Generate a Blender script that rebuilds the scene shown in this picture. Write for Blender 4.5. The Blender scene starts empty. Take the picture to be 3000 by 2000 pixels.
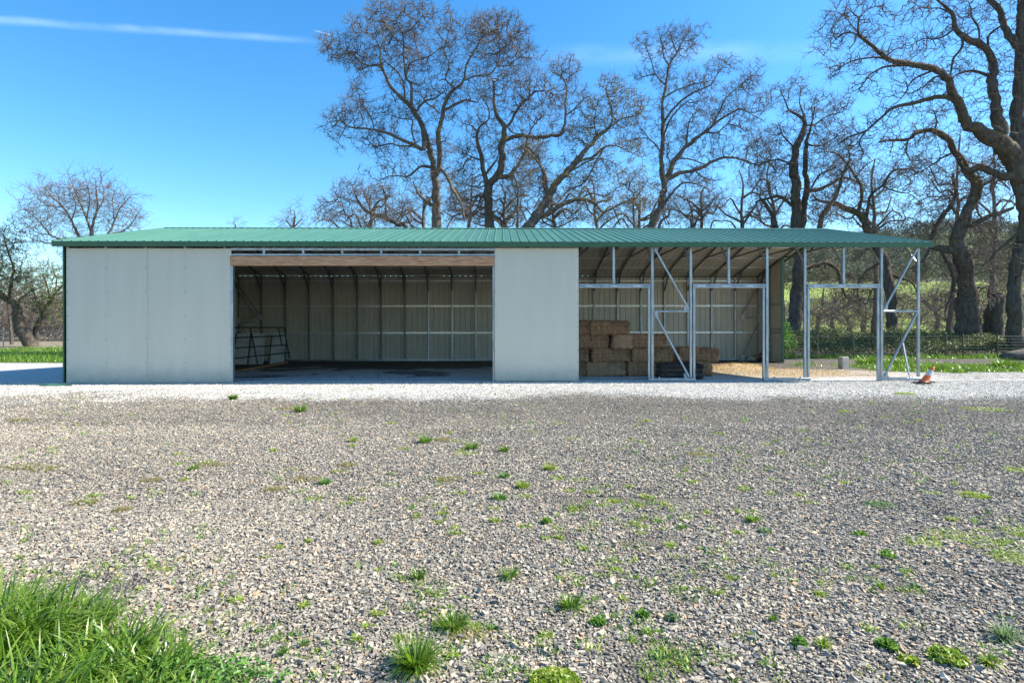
import bpy, math, random
import numpy as np
from mathutils import Vector, noise as mnoise
random.seed(7); RNG = np.random.default_rng(7)
sc = bpy.context.scene
COL = sc.collection
R = math.radians
F = 1630.0; CX = 1500.0; HZ = 960.0; CAMZ = 1.40

# ------------------------------------------------ camera, world, sun, exposure
cam_d = bpy.data.cameras.new('camera'); cam = bpy.data.objects.new('camera', cam_d); COL.objects.link(cam)
cam.location = (0, 0, CAMZ); cam.rotation_euler = (R(90), R(0.08), 0)
cam_d.sensor_width = 36; cam_d.lens = F/3000*36; cam_d.shift_y = -(1000-HZ)/3000
cam_d.clip_start = .05; cam_d.clip_end = 3000
sc.camera = cam
sc.render.resolution_x = 1024; sc.render.resolution_y = 682
SUNV = Vector((1.06, .12, 1.0)).normalized()
ELEV = math.asin(SUNV.z); AZ = math.atan2(SUNV.x, SUNV.y)
sun_d = bpy.data.lights.new('sun', 'SUN'); sun_d.energy = 4.6; sun_d.angle = R(.5); sun_d.color = (1, .93, .80)
sun = bpy.data.objects.new('sun', sun_d); COL.objects.link(sun)
sun.rotation_euler = SUNV.to_track_quat('Z', 'Y').to_euler(); sun.location = (30, 5, 30)
w = bpy.data.worlds.new('World'); sc.world = w; w.use_nodes = True
sc.view_settings.view_transform = 'Standard'; sc.view_settings.look = 'None'
sc.view_settings.exposure = 1.3; sc.view_settings.gamma = 1

class NT:
    """small node-tree helper"""
    def __init__(s, nt): s.nt = nt; s.n = nt.nodes; s.l = nt.links
    def node(s, t, **kw):
        n = s.n.new(t)
        for k, v in kw.items(): setattr(n, k, v)
        return n
    def put(s, sock, v):
        if isinstance(v, bpy.types.NodeSocket): s.l.new(v, sock)
        elif v is not None:
            if sock.type == 'RGBA' and len(v) == 3: v = (*v, 1)
            sock.default_value = v
    def math(s, op, a, b=None, c=None, clamp=False):
        n = s.node('ShaderNodeMath', operation=op, use_clamp=clamp)
        s.put(n.inputs[0], a); s.put(n.inputs[1], b)
        if c is not None: s.put(n.inputs[2], c)
        return n.outputs[0]
    def vmath(s, op, a, b=None):
        n = s.node('ShaderNodeVectorMath', operation=op); s.put(n.inputs[0], a)
        if b is not None: s.put(n.inputs[1], b)
        return n.outputs['Value'] if op in ('DOT_PRODUCT', 'LENGTH') else n.outputs[0]
    def mix(s, f, a, b, blend='MIX'):
        n = s.node('ShaderNodeMix', data_type='RGBA', blend_type=blend)
        s.put(n.inputs[0], f); s.put(n.inputs[6], a); s.put(n.inputs[7], b)
        return n.outputs[2]
    def ramp(s, f, stops, interp='LINEAR'):
        n = s.node('ShaderNodeValToRGB'); s.put(n.inputs[0], f)
        cr = n.color_ramp; cr.interpolation = interp
        while len(cr.elements) < len(stops): cr.elements.new(.5)
        for e, (p, c) in zip(cr.elements, stops): e.position = p; e.color = (*c, 1)
        return n.outputs[0]
    def smooth(s, v, lo, hi):
        n = s.node('ShaderNodeMapRange', interpolation_type='SMOOTHSTEP')
        s.put(n.inputs[0], v); s.put(n.inputs[1], lo); s.put(n.inputs[2], hi); return n.outputs[0]
    def noise(s, vec, scale, detail=3, rough=.5, dist=0):
        n = s.node('ShaderNodeTexNoise'); s.put(n.inputs['Vector'], vec)
        n.inputs['Scale'].default_value = scale; n.inputs['Detail'].default_value = detail
        n.inputs['Roughness'].default_value = rough; n.inputs['Distortion'].default_value = dist
        return n.outputs[0]
    def scalev(s, vec, sc_):
        n = s.node('ShaderNodeMapping'); s.put(n.inputs['Vector'], vec); n.inputs['Scale'].default_value = sc_
        return n.outputs[0]

W = NT(w.node_tree); w.node_tree.nodes.clear()
sky = W.node('ShaderNodeTexSky', sky_type='NISHITA', sun_disc=False)
sky.sun_elevation = ELEV; sky.sun_rotation = AZ
sky.altitude = 100; sky.air_density = 1.0; sky.dust_density = .3; sky.ozone_density = 1.6
wc = W.node('ShaderNodeTexCoord').outputs['Generated']
def dirv(px, py): return Vector(((px-CX)/F, 1, (HZ-py)/F)).normalized()
def trail(p0, p1, width, soft_in, soft_out, strength, nscale):
    a, b = dirv(*p0), dirv(*p1); nrm = a.cross(b).normalized(); tng = (b-a).normalized(); mid = (a+b).normalized()
    wob = W.noise(W.scalev(wc, (nscale, nscale, nscale*2.2)), 1, 5, .6)
    d = W.vmath('DOT_PRODUCT', wc, tuple(nrm))
    d = W.math('ADD', d, W.math('MULTIPLY', W.math('SUBTRACT', wob, .5), width*1.1))
    band = W.math('SUBTRACT', 1, W.smooth(W.math('ABSOLUTE', d), 0.0, width))
    t = W.vmath('DOT_PRODUCT', wc, tuple(tng)); t0 = a.dot(tng); t1 = b.dot(tng)
    al = W.math('MULTIPLY', W.smooth(t, t0, t0+soft_in), W.math('SUBTRACT', 1, W.smooth(t, t1-soft_out, t1)))
    front = W.math('GREATER_THAN', W.vmath('DOT_PRODUCT', wc, tuple(mid)), .3)
    return W.math('MULTIPLY', W.math('MULTIPLY', W.math('MULTIPLY', band, al), front), W.math('MULTIPLY', W.smooth(wob, .15, .75), strength))
t1 = trail((-700, 10), (985, 124), .0075, .05, .10, .16, 7)
t2 = trail((1450, 165), (2560, 150), .022, .15, .15, .12, 6)
t3 = trail((922, 89), (974, 103), .0012, .003, .004, .35, 3)
skc = W.node('ShaderNodeHueSaturation'); skc.inputs['Saturation'].default_value = 1.3; skc.inputs['Value'].default_value = 1.0
W.put(skc.inputs['Color'], W.mix(1, sky.outputs[0], (.90, .985, 1.02), 'MULTIPLY'))
cl = W.mix(W.math('ADD', W.math('ADD', t1, t2), t3, clamp=True), skc.outputs[0], (6.0, 7.4, 8.8))
bg = W.node('ShaderNodeBackground'); W.put(bg.inputs[0], cl); bg.inputs[1].default_value = .115
W.l.new(bg.outputs[0], W.node('ShaderNodeOutputWorld').inputs[0])

# ------------------------------------------------ helpers
def tag(o, label=None, cat=None, group=None, kind=None):
    if label: o['label'] = label
    if cat: o['category'] = cat
    if group: o['group'] = group
    if kind: o['kind'] = kind
    return o
def empty(name, loc=(0, 0, 0), rz=0, label=None, cat=None, group=None, parent=None):
    o = bpy.data.objects.new(name, None); COL.objects.link(o); o.location = loc; o.rotation_euler = (0, 0, rz)
    o.empty_display_size = .3
    if parent: o.parent = parent
    return tag(o, label, cat, group)
def link(name, me, mats, parent=None, smooth=False):
    for m in (mats if isinstance(mats, (list, tuple)) else [mats]): me.materials.append(m)
    if smooth: me.polygons.foreach_set('use_smooth', np.ones(len(me.polygons), bool))
    o = bpy.data.objects.new(name, me); COL.objects.link(o)
    if parent: o.parent = parent
    return o
def npmesh(name, V, Fc, attr=None):
    """V (n,3) array, Fc (m,k) array of equal sized faces"""
    V = np.asarray(V, np.float32); Fc = np.asarray(Fc, np.int32); k = Fc.shape[1]
    me = bpy.data.meshes.new(name)
    me.vertices.add(len(V)); me.vertices.foreach_set('co', V.ravel())
    me.loops.add(Fc.size); me.loops.foreach_set('vertex_index', Fc.ravel())
    me.polygons.add(len(Fc)); me.polygons.foreach_set('loop_start', np.arange(0, Fc.size, k, dtype=np.int32))
    me.update(calc_edges=True); me.shade_flat()
    if attr:
        for an, av in attr.items():
            at_ = me.attributes.new(an, 'FLOAT', 'POINT'); at_.data.foreach_set('value', np.asarray(av, np.float32))
    return me
class MB:
    def __init__(s): s.v = []; s.f = []; s.m = []
    def add(s, vs, fs, mi=0):
        b = len(s.v); s.v += [tuple(v) for v in vs]; s.f += [tuple(i+b for i in f) for f in fs]; s.m += [mi]*len(fs)
    def box(s, x0, x1, y0, y1, z0, z1, mi=0):
        s.add([(x0,y0,z0),(x1,y0,z0),(x1,y1,z0),(x0,y1,z0),(x0,y0,z1),(x1,y0,z1),(x1,y1,z1),(x0,y1,z1)],
              [(3,2,1,0),(4,5,6,7),(0,1,5,4),(1,2,6,5),(2,3,7,6),(3,0,4,7)], mi)
    def bar(s, p, q, w_, h_, up=(0, 1, 0), c=.2):
        """rolled tube section: chamfered corners so that the edges catch light"""
        p = Vector(p); q = Vector(q); d = (q-p).normalized(); u = Vector(up)
        a = d.cross(u)
        if a.length < .01: a = d.cross(Vector((1, 0, 0)))
        a.normalize(); b = a.cross(d).normalized(); cw = min(w_, h_)*c
        pts = [(w_/2-cw, h_/2), (w_/2, h_/2-cw), (w_/2, -h_/2+cw), (w_/2-cw, -h_/2), (-w_/2+cw, -h_/2), (-w_/2, -h_/2+cw), (-w_/2, h_/2-cw), (-w_/2+cw, h_/2)]
        vs = [o + a*x + b*y for o in (p, q) for x, y in pts]
        s.add(vs, [(i, (i+1) % 8, 8+(i+1) % 8, 8+i) for i in range(8)] + [tuple(range(7, -1, -1)), tuple(range(8, 16))])
    def tube(s, pts, rad, n=8, cap=True):
        pts = [Vector(p) for p in pts]; rr = rad if isinstance(rad, (list, tuple)) else [rad]*len(pts); rings = []
        ref = None
        for i, p in enumerate(pts):
            d = (pts[min(i+1, len(pts)-1)] - pts[max(i-1, 0)]).normalized()
            if ref is None:
                ref = d.cross(Vector((0, 0, 1)))
                if ref.length < .05: ref = d.cross(Vector((1, 0, 0)))
            ref = (ref - d*ref.dot(d)).normalized(); b = d.cross(ref)
            rings.append([p + (ref*math.cos(2*math.pi*k/n) + b*math.sin(2*math.pi*k/n))*rr[i] for k in range(n)])
        vs = [v for r in rings for v in r]; fs = []
        for i in range(len(pts)-1):
            for k in range(n): fs.append((i*n+k, i*n+(k+1) % n, (i+1)*n+(k+1) % n, (i+1)*n+k))
        if cap: fs += [tuple(range(n-1, -1, -1)), tuple((len(pts)-1)*n+k for k in range(n))]
        s.add(vs, fs)
    def build(s, name, mats, parent=None, smooth=False):
        me = bpy.data.meshes.new(name); me.from_pydata(s.v, [], s.f); me.update()
        o = link(name, me, mats, parent, smooth)
        if any(s.m): me.polygons.foreach_set('material_index', s.m)
        return o
def P(px, py, D): return Vector(((px-CX)/F*D, D, CAMZ+(HZ-py)/F*D))
def G(px, py):
    D = CAMZ*F/(py-HZ); return ((px-CX)/F*D, D)

def material(name, c0, c1=None, scale=8, rough=.6, metal=0, bump=0, bscale=None, stretch=(1, 1, 1), spec=.5, detail=4, coord='Object', lo=.35, hi=.65):
    m = bpy.data.materials.new(name); m.use_nodes = True; n = NT(m.node_tree); b = n.n['Principled BSDF']
    co = n.scalev(n.node('ShaderNodeTexCoord').outputs[coord], stretch)
    if c1 is not None:
        nz = n.noise(co, scale, detail, .6)
        n.put(b.inputs['Base Color'], n.ramp(nz, [(lo, c0), (hi, c1)]))
    else: n.put(b.inputs['Base Color'], c0)
    b.inputs['Roughness'].default_value = rough; b.inputs['Metallic'].default_value = metal
    b.inputs['Specular IOR Level'].default_value = spec
    if bump:
        bn = n.node('ShaderNodeBump'); bn.inputs['Strength'].default_value = 1; bn.inputs['Distance'].default_value = bump
        n.put(bn.inputs['Height'], n.noise(co, bscale or scale*3, 5, .6)); n.l.new(bn.outputs[0], b.inputs['Normal'])
    return m

M = {}
M['galv'] = material('galvanised_steel', (.27,.31,.34), (.42,.455,.48), 9, .4, .7, .0006, 30, (1, 1, .35))
M['panel'] = material('smooth_beige_sheet', (.48,.46,.39), (.53,.51,.435), 1.6, .62, 0, .004, .9, (1, 1, .5), lo=.2, hi=.8)
M['beige'] = material('beige_painted_steel', (.455,.435,.375), (.52,.495,.43), 1.3, .45, 0, 0)
M['green'] = material('green_painted_steel', (.028,.10,.042), (.036,.12,.052), 3, .42, 0, 0)
M['lvl'] = material('laminated_timber', (.34,.16,.08), (.60,.36,.215), 9, .8, 0, .002, 25, (.5, 1, 11), spec=.2, lo=.42, hi=.58)
M['timber'] = material('weathered_plank', (.20,.10,.05), (.34,.18,.09), 6, .8, 0, .003, 20, (.2, 4, 4), spec=.2)
M['pipe'] = material('dark_green_pipe', (.03,.05,.045), (.05,.075,.065), 5, .5, .2)
M['slab'] = material('grey_board', (.45,.47,.47), (.70,.72,.72), 3, .8, 0, .002)
M['concrete'] = material('rough_concrete', (.34,.32,.28), (.48,.45,.40), 6, .9, 0, .006, 30)
M['box_grey'] = material('grey_enclosure', (.30,.29,.26), (.36,.35,.31), 4, .55)
M['zinc'] = material('bright_zinc_plate', (.42,.47,.48), (.52,.56,.57), 6, .6, .2)
M['galv_shade'] = material('shaded_galvanised_steel', (.13,.14,.14), (.22,.235,.235), 9, .5, .55)  # same steel as the posts, with interior shade put into the base colour
M['girt'] = material('bright_galvanised_channel', (.62,.64,.64), (.72,.74,.74), 9, .36, .5)
M['screw'] = material('dull_screw_head', (.16,.20,.22), None, 1, .5, .3)
M['orange'] = material('sun_faded_orange_rubber', (.78,.14,.04), (.85,.22,.08), 5, .55)
M['reflect'] = material('dirty_reflective_band', (.50,.50,.50), (.68,.68,.66), 14, .4)
M['rubber'] = material('black_rubber', (.025,.025,.025), (.05,.048,.045), 9, .7)
M['wire'] = material('rusty_fence_wire', (.07,.06,.05), (.11,.10,.09), 6, .6, .3)
M['lwire'] = material('dull_galvanised_wire', (.30,.31,.30), (.4,.41,.4), 6, .5, .4)
M['twine'] = material('orange_twine', (.42,.30,.20), None, 1, .8)
M['cardboard'] = material('brown_cardboard', (.28,.16,.09), (.36,.22,.13), 5, .9)
M['ragdark'] = material('dark_plastic', (.02,.02,.025), (.04,.04,.045), 5, .5)
M['rock'] = material('dark_log_bark', (.06,.052,.045), (.13,.115,.10), 8, .95, 0, .03, 12)

def roof_mat():
    m = bpy.data.materials.new('teal_green_roof_steel'); m.use_nodes = True; n = NT(m.node_tree); b = n.n['Principled BSDF']
    co = n.node('ShaderNodeTexCoord').outputs['Object']
    streak = n.noise(n.scalev(co, (7, .35, 1)), 1, 4, .6)
    n.put(b.inputs['Base Color'], n.ramp(streak, [(.3, (.045,.140,.098)), (.7, (.068,.185,.133))]))
    n.put(b.inputs['Roughness'], n.math('MULTIPLY_ADD', n.noise(co, 2.3, 4), .2, .3))
    return m
M['roof'] = roof_mat()

def panel_mat():
    m = bpy.data.materials.new('smooth_beige_sheet'); m.use_nodes = True; n = NT(m.node_tree); b = n.n['Principled BSDF']
    co = n.node('ShaderNodeTexCoord').outputs['Object']; sep = n.node('ShaderNodeSeparateXYZ'); n.l.new(co, sep.inputs[0])
    c = n.ramp(n.noise(n.scalev(co, (2.2, 1, .35)), 1.2, 5, .6), [(.3,(.565,.52,.42)),(.7,(.605,.56,.455))])
    st = n.smooth(n.noise(n.scalev(co, (22, 1, .5)), 1, 4, .6), .50, .8)
    c = n.mix(n.math('MULTIPLY', st, .16), c, (.45,.42,.35))
    mud = n.math('MULTIPLY', n.math('SUBTRACT', 1, n.smooth(n.math('ADD', sep.outputs[2], n.math('MULTIPLY', n.noise(co, 3, 5, .7), -.7)), -.40, .2)), .45)
    c = n.mix(mud, c, (.30,.26,.19)); n.put(b.inputs['Base Color'], c); b.inputs['Roughness'].default_value = .6
    return m
M['panel'] = panel_mat()
def leafy(name, c0, c1, c2=None, rough=.5, trans=.35, spec=.5):
    m = bpy.data.materials.new(name); m.use_nodes = True; n = NT(m.node_tree); b = n.n['Principled BSDF']
    a = n.node('ShaderNodeAttribute', attribute_name='rnd').outputs['Fac']
    col = n.ramp(a, [(0, c0), (.65, c1), (1, c2 or c1)])
    n.put(b.inputs['Base Color'], col); b.inputs['Roughness'].default_value = rough; b.inputs['Specular IOR Level'].default_value = spec
    tr = n.node('ShaderNodeBsdfTranslucent'); n.put(tr.inputs[0], n.mix(1, col, (1.25, 1.3, .7), 'MULTIPLY'))
    ms = n.node('ShaderNodeMixShader'); ms.inputs[0].default_value = trans
    n.l.new(b.outputs[0], ms.inputs[1]); n.l.new(tr.outputs[0], ms.inputs[2]); n.l.new(ms.outputs[0], n.n['Material Output'].inputs[0])
    return m
M['grass'] = leafy('lush_grass', (.06,.135,.012), (.135,.25,.022), (.28,.36,.07), .34)
M['grass_y'] = leafy('yellow_green_weed', (.15,.24,.02), (.27,.37,.04), (.42,.42,.14), .5)
M['weed_d'] = leafy('dark_green_weed', (.07,.17,.03), (.12,.27,.045), (.19,.34,.07), .5)
M['weed_g'] = leafy('grey_green_weed', (.12,.19,.10), (.19,.27,.15), (.26,.33,.2), .6)
M['weed_l'] = leafy('bright_green_weed', (.09,.18,.03), (.16,.30,.045), (.25,.38,.08), .45)
M['drygrass'] = leafy('dry_weed', (.20,.17,.07), (.26,.25,.09), (.36,.30,.17), .7)
M['ivy'] = leafy('glossy_bramble_leaves', (.05,.075,.025), (.13,.155,.06), (.30,.30,.17), .5, .2, .35)
M['bud'] = leafy('spring_buds', (.14,.13,.05), (.22,.19,.075), (.30,.26,.11), .6)
M['straw'] = leafy('straw_stalks', (.30,.20,.09), (.48,.34,.17), (.62,.48,.28), .7, .15)
M['brush'] = leafy('grey_brown_brush', (.09,.075,.06), (.16,.135,.11), (.22,.19,.13), .9, .1)
M['farwood'] = leafy('far_oak_foliage', (.07,.085,.065), (.13,.14,.10), (.20,.18,.13), .9, .1)

def bark(name, c0, c1, moss):
    m = bpy.data.materials.new(name); m.use_nodes = True; n = NT(m.node_tree); b = n.n['Principled BSDF']
    co = n.node('ShaderNodeTexCoord').outputs['Object']
    nz = n.noise(n.scalev(co, (3, 3, .8)), 3.0, 6, .7)
    col = n.ramp(nz, [(.32, c0), (.68, c1)])
    if moss:
        nm = n.noise(co, .55, 3, .6); geo = n.node('ShaderNodeNewGeometry')
        sep = n.node('ShaderNodeSeparateXYZ'); n.l.new(geo.outputs['Normal'], sep.inputs[0])
        mk = n.smooth(n.math('MULTIPLY_ADD', sep.outputs[2], .12, nm), .60, .70)
        col = n.mix(n.math('MULTIPLY', mk, moss), col, n.ramp(n.noise(co, 9, 2), [(.3, (.16,.12,.02)), (.7, (.26,.21,.05))]))
    n.put(b.inputs['Base Color'], col); b.inputs['Roughness'].default_value = .9; b.inputs['Specular IOR Level'].default_value = .2
    bn = n.node('ShaderNodeBump'); bn.inputs['Distance'].default_value = .05; n.put(bn.inputs['Height'], nz); n.l.new(bn.outputs[0], b.inputs['Normal'])
    return m
M['bark'] = bark('oak_bark', (.075,.062,.052), (.215,.18,.15), .8)
M['bark_d'] = bark('dark_oak_bark', (.045,.037,.031), (.15,.125,.10), .55)
M['twig'] = bark('oak_twigs', (.095,.074,.062), (.205,.165,.142), .35)
M['twig_l'] = bark('pale_twigs', (.12,.095,.085), (.23,.185,.165), 0)

# ------------------------------------------------ ground
def fnoise(x, y, s, seed=0):
    """vectorised value noise"""
    x = np.asarray(x)/s + seed*17.3; y = np.asarray(y)/s + seed*9.7
    xi = np.floor(x).astype(np.int64); yi = np.floor(y).astype(np.int64); xf = x-xi; yf = y-yi
    xf = xf*xf*(3-2*xf); yf = yf*yf*(3-2*yf)
    def h(a, b):
        n = (a*374761393 + b*668265263 + seed*1442695) & 0xffffffff; n = ((n ^ (n >> 13))*1274126177) & 0xffffffff
        return ((n ^ (n >> 16)) & 0xffff)/65535.
    return (h(xi,yi)*(1-xf)+h(xi+1,yi)*xf)*(1-yf) + (h(xi,yi+1)*(1-xf)+h(xi+1,yi+1)*xf)*yf
def fbm(x, y, s, seed=0): return .55*fnoise(x, y, s, seed)+.28*fnoise(x, y, s/2.1, seed+1)+.17*fnoise(x, y, s/4.3, seed+2)
def sst(v, a, b):
    t = np.clip((np.asarray(v, float)-a)/(b-a), 0, 1); return t*t*(3-2*t)
YAW = R(1.0)
def ground_z(x, y):
    x = np.asarray(x, float); y = np.asarray(y, float)
    near = (fbm(x, y, 1.6, 3)-.5)*.05*(1-sst(y, 10.5, 12.5))
    ext = (fbm(x, y, 5, 5)-.5)*.12*sst(y, 27, 34)
    # pasture rising to the right behind the trees
    side = sst(x, -5, 40)
    rise = side*(sst(y, 52, 190)*16) + (1-side)*sst(y, 90, 260)*3
    return near + ext + rise
def zones(x, y):
    n1 = fbm(x, y, 2.2, 11)-.5; n2 = fbm(x, y, .7, 21)-.5; n3 = fbm(x, y, 6, 31)-.5
    yy = y + n1*2.4 + n2*1.2; xx = x + n1*2
    white = sst(yy, 9.6, 12.6)*(1-sst(yy + sst(x, 3, 9)*2, 18.5, 22.5))
    white = np.where(x < -12, sst(yy, 11.8, 12.8)*(1-sst(y+n2*.6, 22.4, 22.9)), white)
    white = np.maximum(white*(1-.48*sst(x+n1*3, 10.3, 12.5)*sst(y+n2*2, 14.0, 15.2)), 0)
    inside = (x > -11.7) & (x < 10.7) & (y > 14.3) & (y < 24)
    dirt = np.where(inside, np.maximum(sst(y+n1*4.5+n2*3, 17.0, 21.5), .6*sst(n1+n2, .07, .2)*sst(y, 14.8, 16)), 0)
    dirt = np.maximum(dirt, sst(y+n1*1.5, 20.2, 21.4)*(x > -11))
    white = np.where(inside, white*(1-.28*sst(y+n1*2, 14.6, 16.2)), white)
    straw = sst(5.6 - np.abs(x-7.6-n1*3)*1.25 - np.abs(y-17.4-n2*2)*1.5, 0, 3.5)
    straw = np.maximum(straw, .52*sst(4.6 - np.abs(x-10.4-n1*2)*1.0 - np.abs(y-16.9-n2*2)*1.5, 0, 3))
    straw = np.maximum(straw, .8*sst(1.0-((x+9.9)/.55)**2-((y-9.7+n2*.3)/.5)**2, 0, .8))
    straw = np.maximum(straw, .55*sst(1.0-((x-9.6)/1.1)**2-((y-8.05)/.28)**2, -.2, .8))
    straw = np.maximum(straw, .5*sst(1.0-((x+.4)/.9)**2-((y-11.7)/.22)**2, 0, .8))
    gl = (x < -11.9)*sst(y+n1*.8, 22.6, 23.1)*(1-sst(y+n3*2, 36, 42))
    gr = (x > 10.4)*np.maximum(sst(x+n1*2.5+n2, 11.9, 12.8)*sst(y+n1*1.2+n2, 17.0, 17.6)*(1-sst(y+n1*1.6, 19.8, 20.8)), sst(y+n1*.8, 24.4, 24.8)*(1-sst(y+n1, 26.4, 27.0)))
    gr = np.where((x > 10.2) & (x < 16), np.maximum(gr, .8*sst(n1+n2*.5, .10, .16)*sst(y, 19.6, 20.4)*(1-sst(y, 23, 24))), gr)
    far = sst(y+n3*6, 44, 56)
    grass = np.clip(gl+gr + far*(x > 0), 0, 1)
    dry = np.clip(sst(y+n3*2, 36, 42)*(x <= 0), 0, 1)
    litter = np.clip(sst(y+n1, 26, 28)*(1-far)*(x > 0), 0, 1)
    return white, dirt, straw, grass, dry, litter
def axis(segs):
    out = []
    for a, b, st in segs: out.append(np.arange(a, b, st))
    return np.concatenate(out + [np.array([segs[-1][1]])])
xs = axis([(-900,-120,60),(-120,-30,6),(-30,-16,.5),(-16,16,.14),(16,30,.4),(30,120,5),(120,900,60)])
ys = axis([(-60,0,6),(0,1.5,.5),(1.5,26,.14),(26,60,1),(60,260,8),(260,1500,80)])
X, Y = np.meshgrid(xs, ys); X = X.ravel(); Y = Y.ravel()
Z = ground_z(X, Y); nx, ny = len(xs), len(ys)
idx = np.arange(nx*ny).reshape(ny, nx)
Fq = np.stack([idx[:-1,:-1], idx[:-1,1:], idx[1:,1:], idx[1:,:-1]], -1).reshape(-1, 4)
zn = zones(X, Y)
me = npmesh('ground', np.stack([X, Y, Z], 1), Fq, dict(zip(['white','dirt','straw','grass','dry','litter'], zn)))
def yard_tone(n, co):
    a = n.noise(n.scalev(co, (.10, .55, 0)), 1, 4, .6, .6); b2 = n.noise(co, .8, 4, .65)
    return n.mix(1, n.ramp(a, [(.34,(.84,.81,.76)),(.62,(1.08,1.035,.955))]), n.ramp(b2, [(.32,(.88,.88,.88)),(.66,(1.08,1.07,1.04))]), 'MULTIPLY')
def ground_mat():
    m = bpy.data.materials.new('gravel_yard_ground'); m.use_nodes = True; n = NT(m.node_tree); b = n.n['Principled BSDF']
    co = n.node('ShaderNodeTexCoord').outputs['Object']
    at = lambda k: n.node('ShaderNodeAttribute', attribute_name=k).outputs['Fac']
    def vor(scale, rnd=1):
        v = n.node('ShaderNodeTexVoronoi'); n.put(v.inputs['Vector'], co); v.inputs['Scale'].default_value = scale
        s = n.node('ShaderNodeSeparateColor'); n.l.new(v.outputs['Color'], s.inputs[0]); return v.outputs['Distance'], s.outputs[0], s.outputs[1]
    d1, r1, q1 = vor(55); d2, r2, q2 = vor(60)
    big = n.noise(co, .5, 4, .6); mid = n.noise(co, 3.5, 4, .6)
    fine = n.noise(co, 90, 2, .6)
    grey = n.ramp(r1, [(0,(.09,.088,.085)),(.3,(.165,.16,.15)),(.6,(.27,.25,.225)),(.82,(.38,.35,.295)),(.9,(.42,.33,.23)),(1,(.52,.48,.41))])
    grey = n.mix(n.smooth(d1, .25, .6), grey, (.12,.11,.1))
    grey = n.mix(n.math('MULTIPLY', n.smooth(mid, .5, .75), .35), grey, (.33,.29,.235))
    grey = n.mix(1, grey, yard_tone(n, co), 'MULTIPLY')
    wht = n.ramp(r2, [(0,(.12,.12,.12)),(.2,(.43,.422,.41)),(.55,(.63,.62,.60)),(1,(.80,.79,.76))])
    wht = n.mix(n.math('MULTIPLY', n.smooth(mid, .56, .72), .35), wht, (.36,.33,.28))
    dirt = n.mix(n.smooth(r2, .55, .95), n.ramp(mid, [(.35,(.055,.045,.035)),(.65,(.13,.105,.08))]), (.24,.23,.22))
    st = n.ramp(n.noise(n.scalev(co, (30, 60, 1)), 1, 4, .7, 1.5), [(.3,(.33,.245,.165)),(.5,(.50,.40,.29)),(.7,(.68,.58,.45))])
    gr = n.ramp(n.noise(co, 7, 4, .6), [(.3,(.055,.10,.02)),(.5,(.09,.17,.028)),(.75,(.19,.24,.07))])
    fg = n.ramp(n.noise(co, .06, 4, .6), [(.3,(.20,.28,.05)),(.7,(.31,.38,.085))])
    sep = n.node('ShaderNodeSeparateXYZ'); n.put(sep.inputs[0], co)
    gr = n.mix(n.smooth(sep.outputs[1], 40, 55), gr, fg)
    dry = n.ramp(n.noise(n.scalev(co, (.4, 1.5, 1)), 1.2, 5, .7), [(.35,(.20,.165,.11)),(.65,(.36,.31,.22))])
    lit = n.ramp(n.noise(co, 4, 5, .7), [(.35,(.075,.055,.035)),(.65,(.20,.155,.11))])
    def th(a, k=.5, sc_=9):
        nn = n.noise(co, sc_, 3, .7)
        return n.smooth(n.math('ADD', a, n.math('MULTIPLY', n.math('SUBTRACT', nn, .5), k*2.2)), .35, .65)
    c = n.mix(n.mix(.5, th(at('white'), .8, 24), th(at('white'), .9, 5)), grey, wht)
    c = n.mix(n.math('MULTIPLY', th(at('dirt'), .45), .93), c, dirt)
    c = n.mix(th(at('litter'), .4), c, lit)
    c = n.mix(n.math('MULTIPLY', th(at('straw'), .5, 14), .95), c, st)
    c = n.mix(th(at('dry'), .3), c, dry)
    c = n.mix(th(at('grass'), .5, 10), c, gr)
    n.put(b.inputs['Base Color'], c); b.inputs['Roughness'].default_value = .9; b.inputs['Specular IOR Level'].default_value = .25
    h = n.math('ADD', n.math('MULTIPLY', n.math('SUBTRACT', 1, d1), n.math('ADD', q1, .4)), n.math('MULTIPLY', fine, .25))
    bn = n.node('ShaderNodeBump'); bn.inputs['Distance'].default_value = .028; n.put(bn.inputs['Height'], h); n.l.new(bn.outputs[0], b.inputs['Normal'])
    return m
g = link('ground', me, ground_mat(), smooth=True); tag(g, 'gravel yard with a pale gravel apron, dirt and green pasture', 'ground', kind='structure')

# ------------------------------------------------ gravel stones (individually modelled near the camera)
ICO_V = None
def ico():
    t = (1+5**.5)/2
    v = np.array([(-1,t,0),(1,t,0),(-1,-t,0),(1,-t,0),(0,-1,t),(0,1,t),(0,-1,-t),(0,1,-t),(t,0,-1),(t,0,1),(-t,0,-1),(-t,0,1)], float)
    v /= np.linalg.norm(v[0])
    f = np.array([(0,11,5),(0,5,1),(0,1,7),(0,7,10),(0,10,11),(1,5,9),(5,11,4),(11,10,2),(10,7,6),(7,1,8),(3,9,4),(3,4,2),(3,2,6),(3,6,8),(3,8,9),(4,9,5),(2,4,11),(6,2,10),(8,6,7),(9,8,1)])
    return v, f
OCT = (np.array([(1,0,0),(-1,0,0),(0,1,0),(0,-1,0),(0,0,1),(0,0,-1)], float),
       np.array([(0,2,4),(2,1,4),(1,3,4),(3,0,4),(2,0,5),(1,2,5),(3,1,5),(0,3,5)]))
CUB = (np.array([(-1,-1,-1),(1,-1,-1),(1,1,-1),(-1,1,-1),(-1,-1,1),(1,-1,1),(1,1,1),(-1,1,1)], float)*.72,
       np.array([(0,2,1),(0,3,2),(4,5,6),(4,6,7),(0,1,5),(0,5,4),(1,2,6),(1,6,5),(2,3,7),(2,7,6),(3,0,4),(3,4,7)]))
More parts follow.
